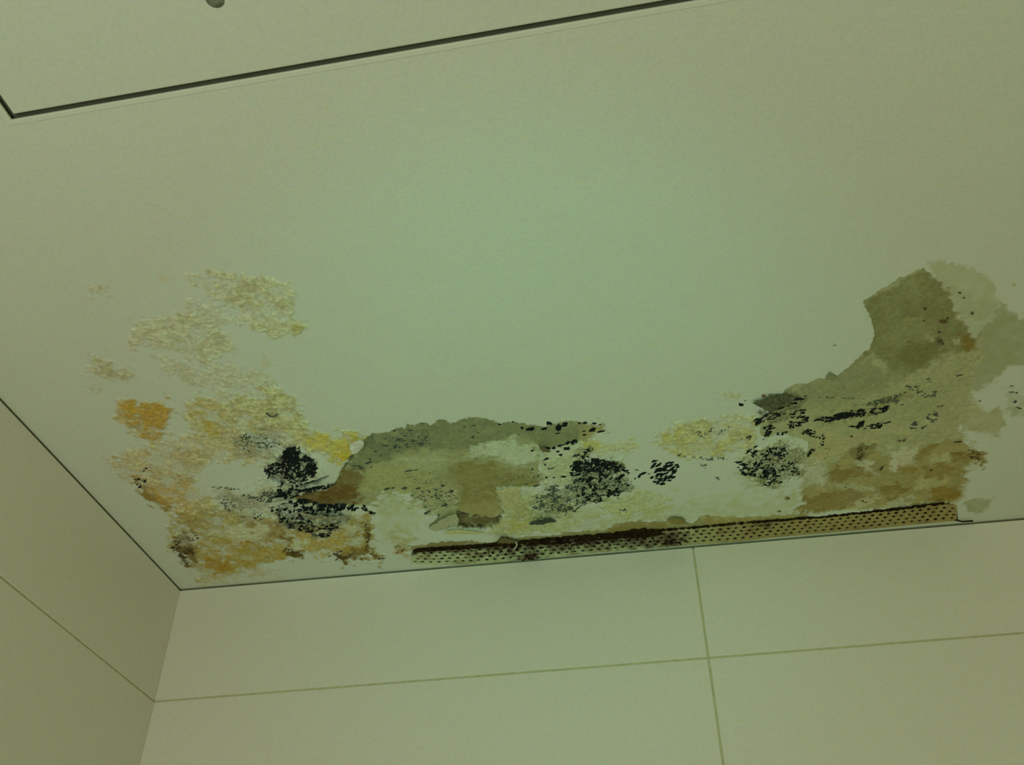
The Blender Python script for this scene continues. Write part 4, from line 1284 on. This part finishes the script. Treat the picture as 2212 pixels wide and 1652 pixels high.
A += fill(c7p((1610, 50), (1700, 40), (1700, 10), (1710, 30), (1660, 60)), 10, 1, 2.2, 0, 82)
A += fill(c7p((380, 240), (700, 240), (860, 250), (640, 260)), 24, 0.9, 2.0, 0, 83)
mould('loose grey mould specks on the upper right bare plaster', A, M_MOULD_G, 17)
A = fill(c7p((760, 780), (780, 680), (860, 660), (830, 740), (790, 790)), 34, 1.2, 3.0, 0.8, 84)
A += fill(c7p((1730, 760), (1740, 690), (1810, 720), (1860, 770), (1800, 800)), 26, 1.2, 2.6, 0.8, 85)
A += fill(c7p((1600, 630), (1680, 630), (1640, 650)), 8, 1.4, 2.8, 0, 86)
A += fill(c7p((1110, 600), (1190, 600), (1180, 630), (1120, 625)), 12, 1.2, 2.6, 0, 87)
A += fill(c7p((950, 870), (990, 840), (985, 870), (960, 890)), 8, 1.3, 2.6, 0, 88)
A += fill(c7p((690, 580), (730, 560), (720, 580)), 6, 1.0, 2.0, 0, 89)
A += fill(c7p((800, 1140), (870, 1150), (840, 1170)), 7, 1.2, 2.6, 0, 90)
A += fill(c7p((400, 640), (520, 880), (1700, 880), (1500, 880), (1410, 890)), 10, 1.0, 2.0, 0, 91)
A += spots((2013, 1019, 4, 2, -20), (1703, 1076, 3, 2.4, 0), (1684, 1104, 3, 1.4, 0), (1827, 1055, 2, 1.2, 0), (1790, 1079, 3, 1, -30))
mould('few brown mould spots on the lower bare plaster above the bead', A, M_MOULD_B, 18)
A = [(2040, 697, 5, 3, -10), (2032, 697, 3, 2, 0), (2048, 690, 3, 2, -40), (1999, 669, 3.5, 3.5, -50), (2030, 719, 4, 2, 0), (2031, 738, 4, 4, 30), (2037, 744, 3, 3, 0), (2100, 676, 3, 3, 40),
     (2073, 632, 4, 2, 20), (2082, 643, 3, 2, 50), (2036, 672, 1.6, 1.6, 0), (1997, 695, 2, 1.6, 0)]
mould('handful of brown mould spots high on the dark bare patch', A, M_MOULD_B, 19)
A = [(2196, 848, 3, 1.6, 0), (2185, 847, 6, 1, 10), (2193, 867, 4, 3, -30), (2188, 846, 2, 1.5, 0), (2200, 880, 8, 1.0, 12), (2203, 882, 5, 1.2, 15), (2116, 866, 3, 1.5, 0), (2186, 833, 4, 1, 0)]
mould('faint mould specks on the clean paint at the right edge', A, M_MOULD_G, 20)
A = [(1801, 746, 2.6, 1, -25), (1805, 744, 1.4, 1, 0)]
mould('single tiny dark fleck on clean paint left of the dark bare patch', A, M_MOULD_G, 21)
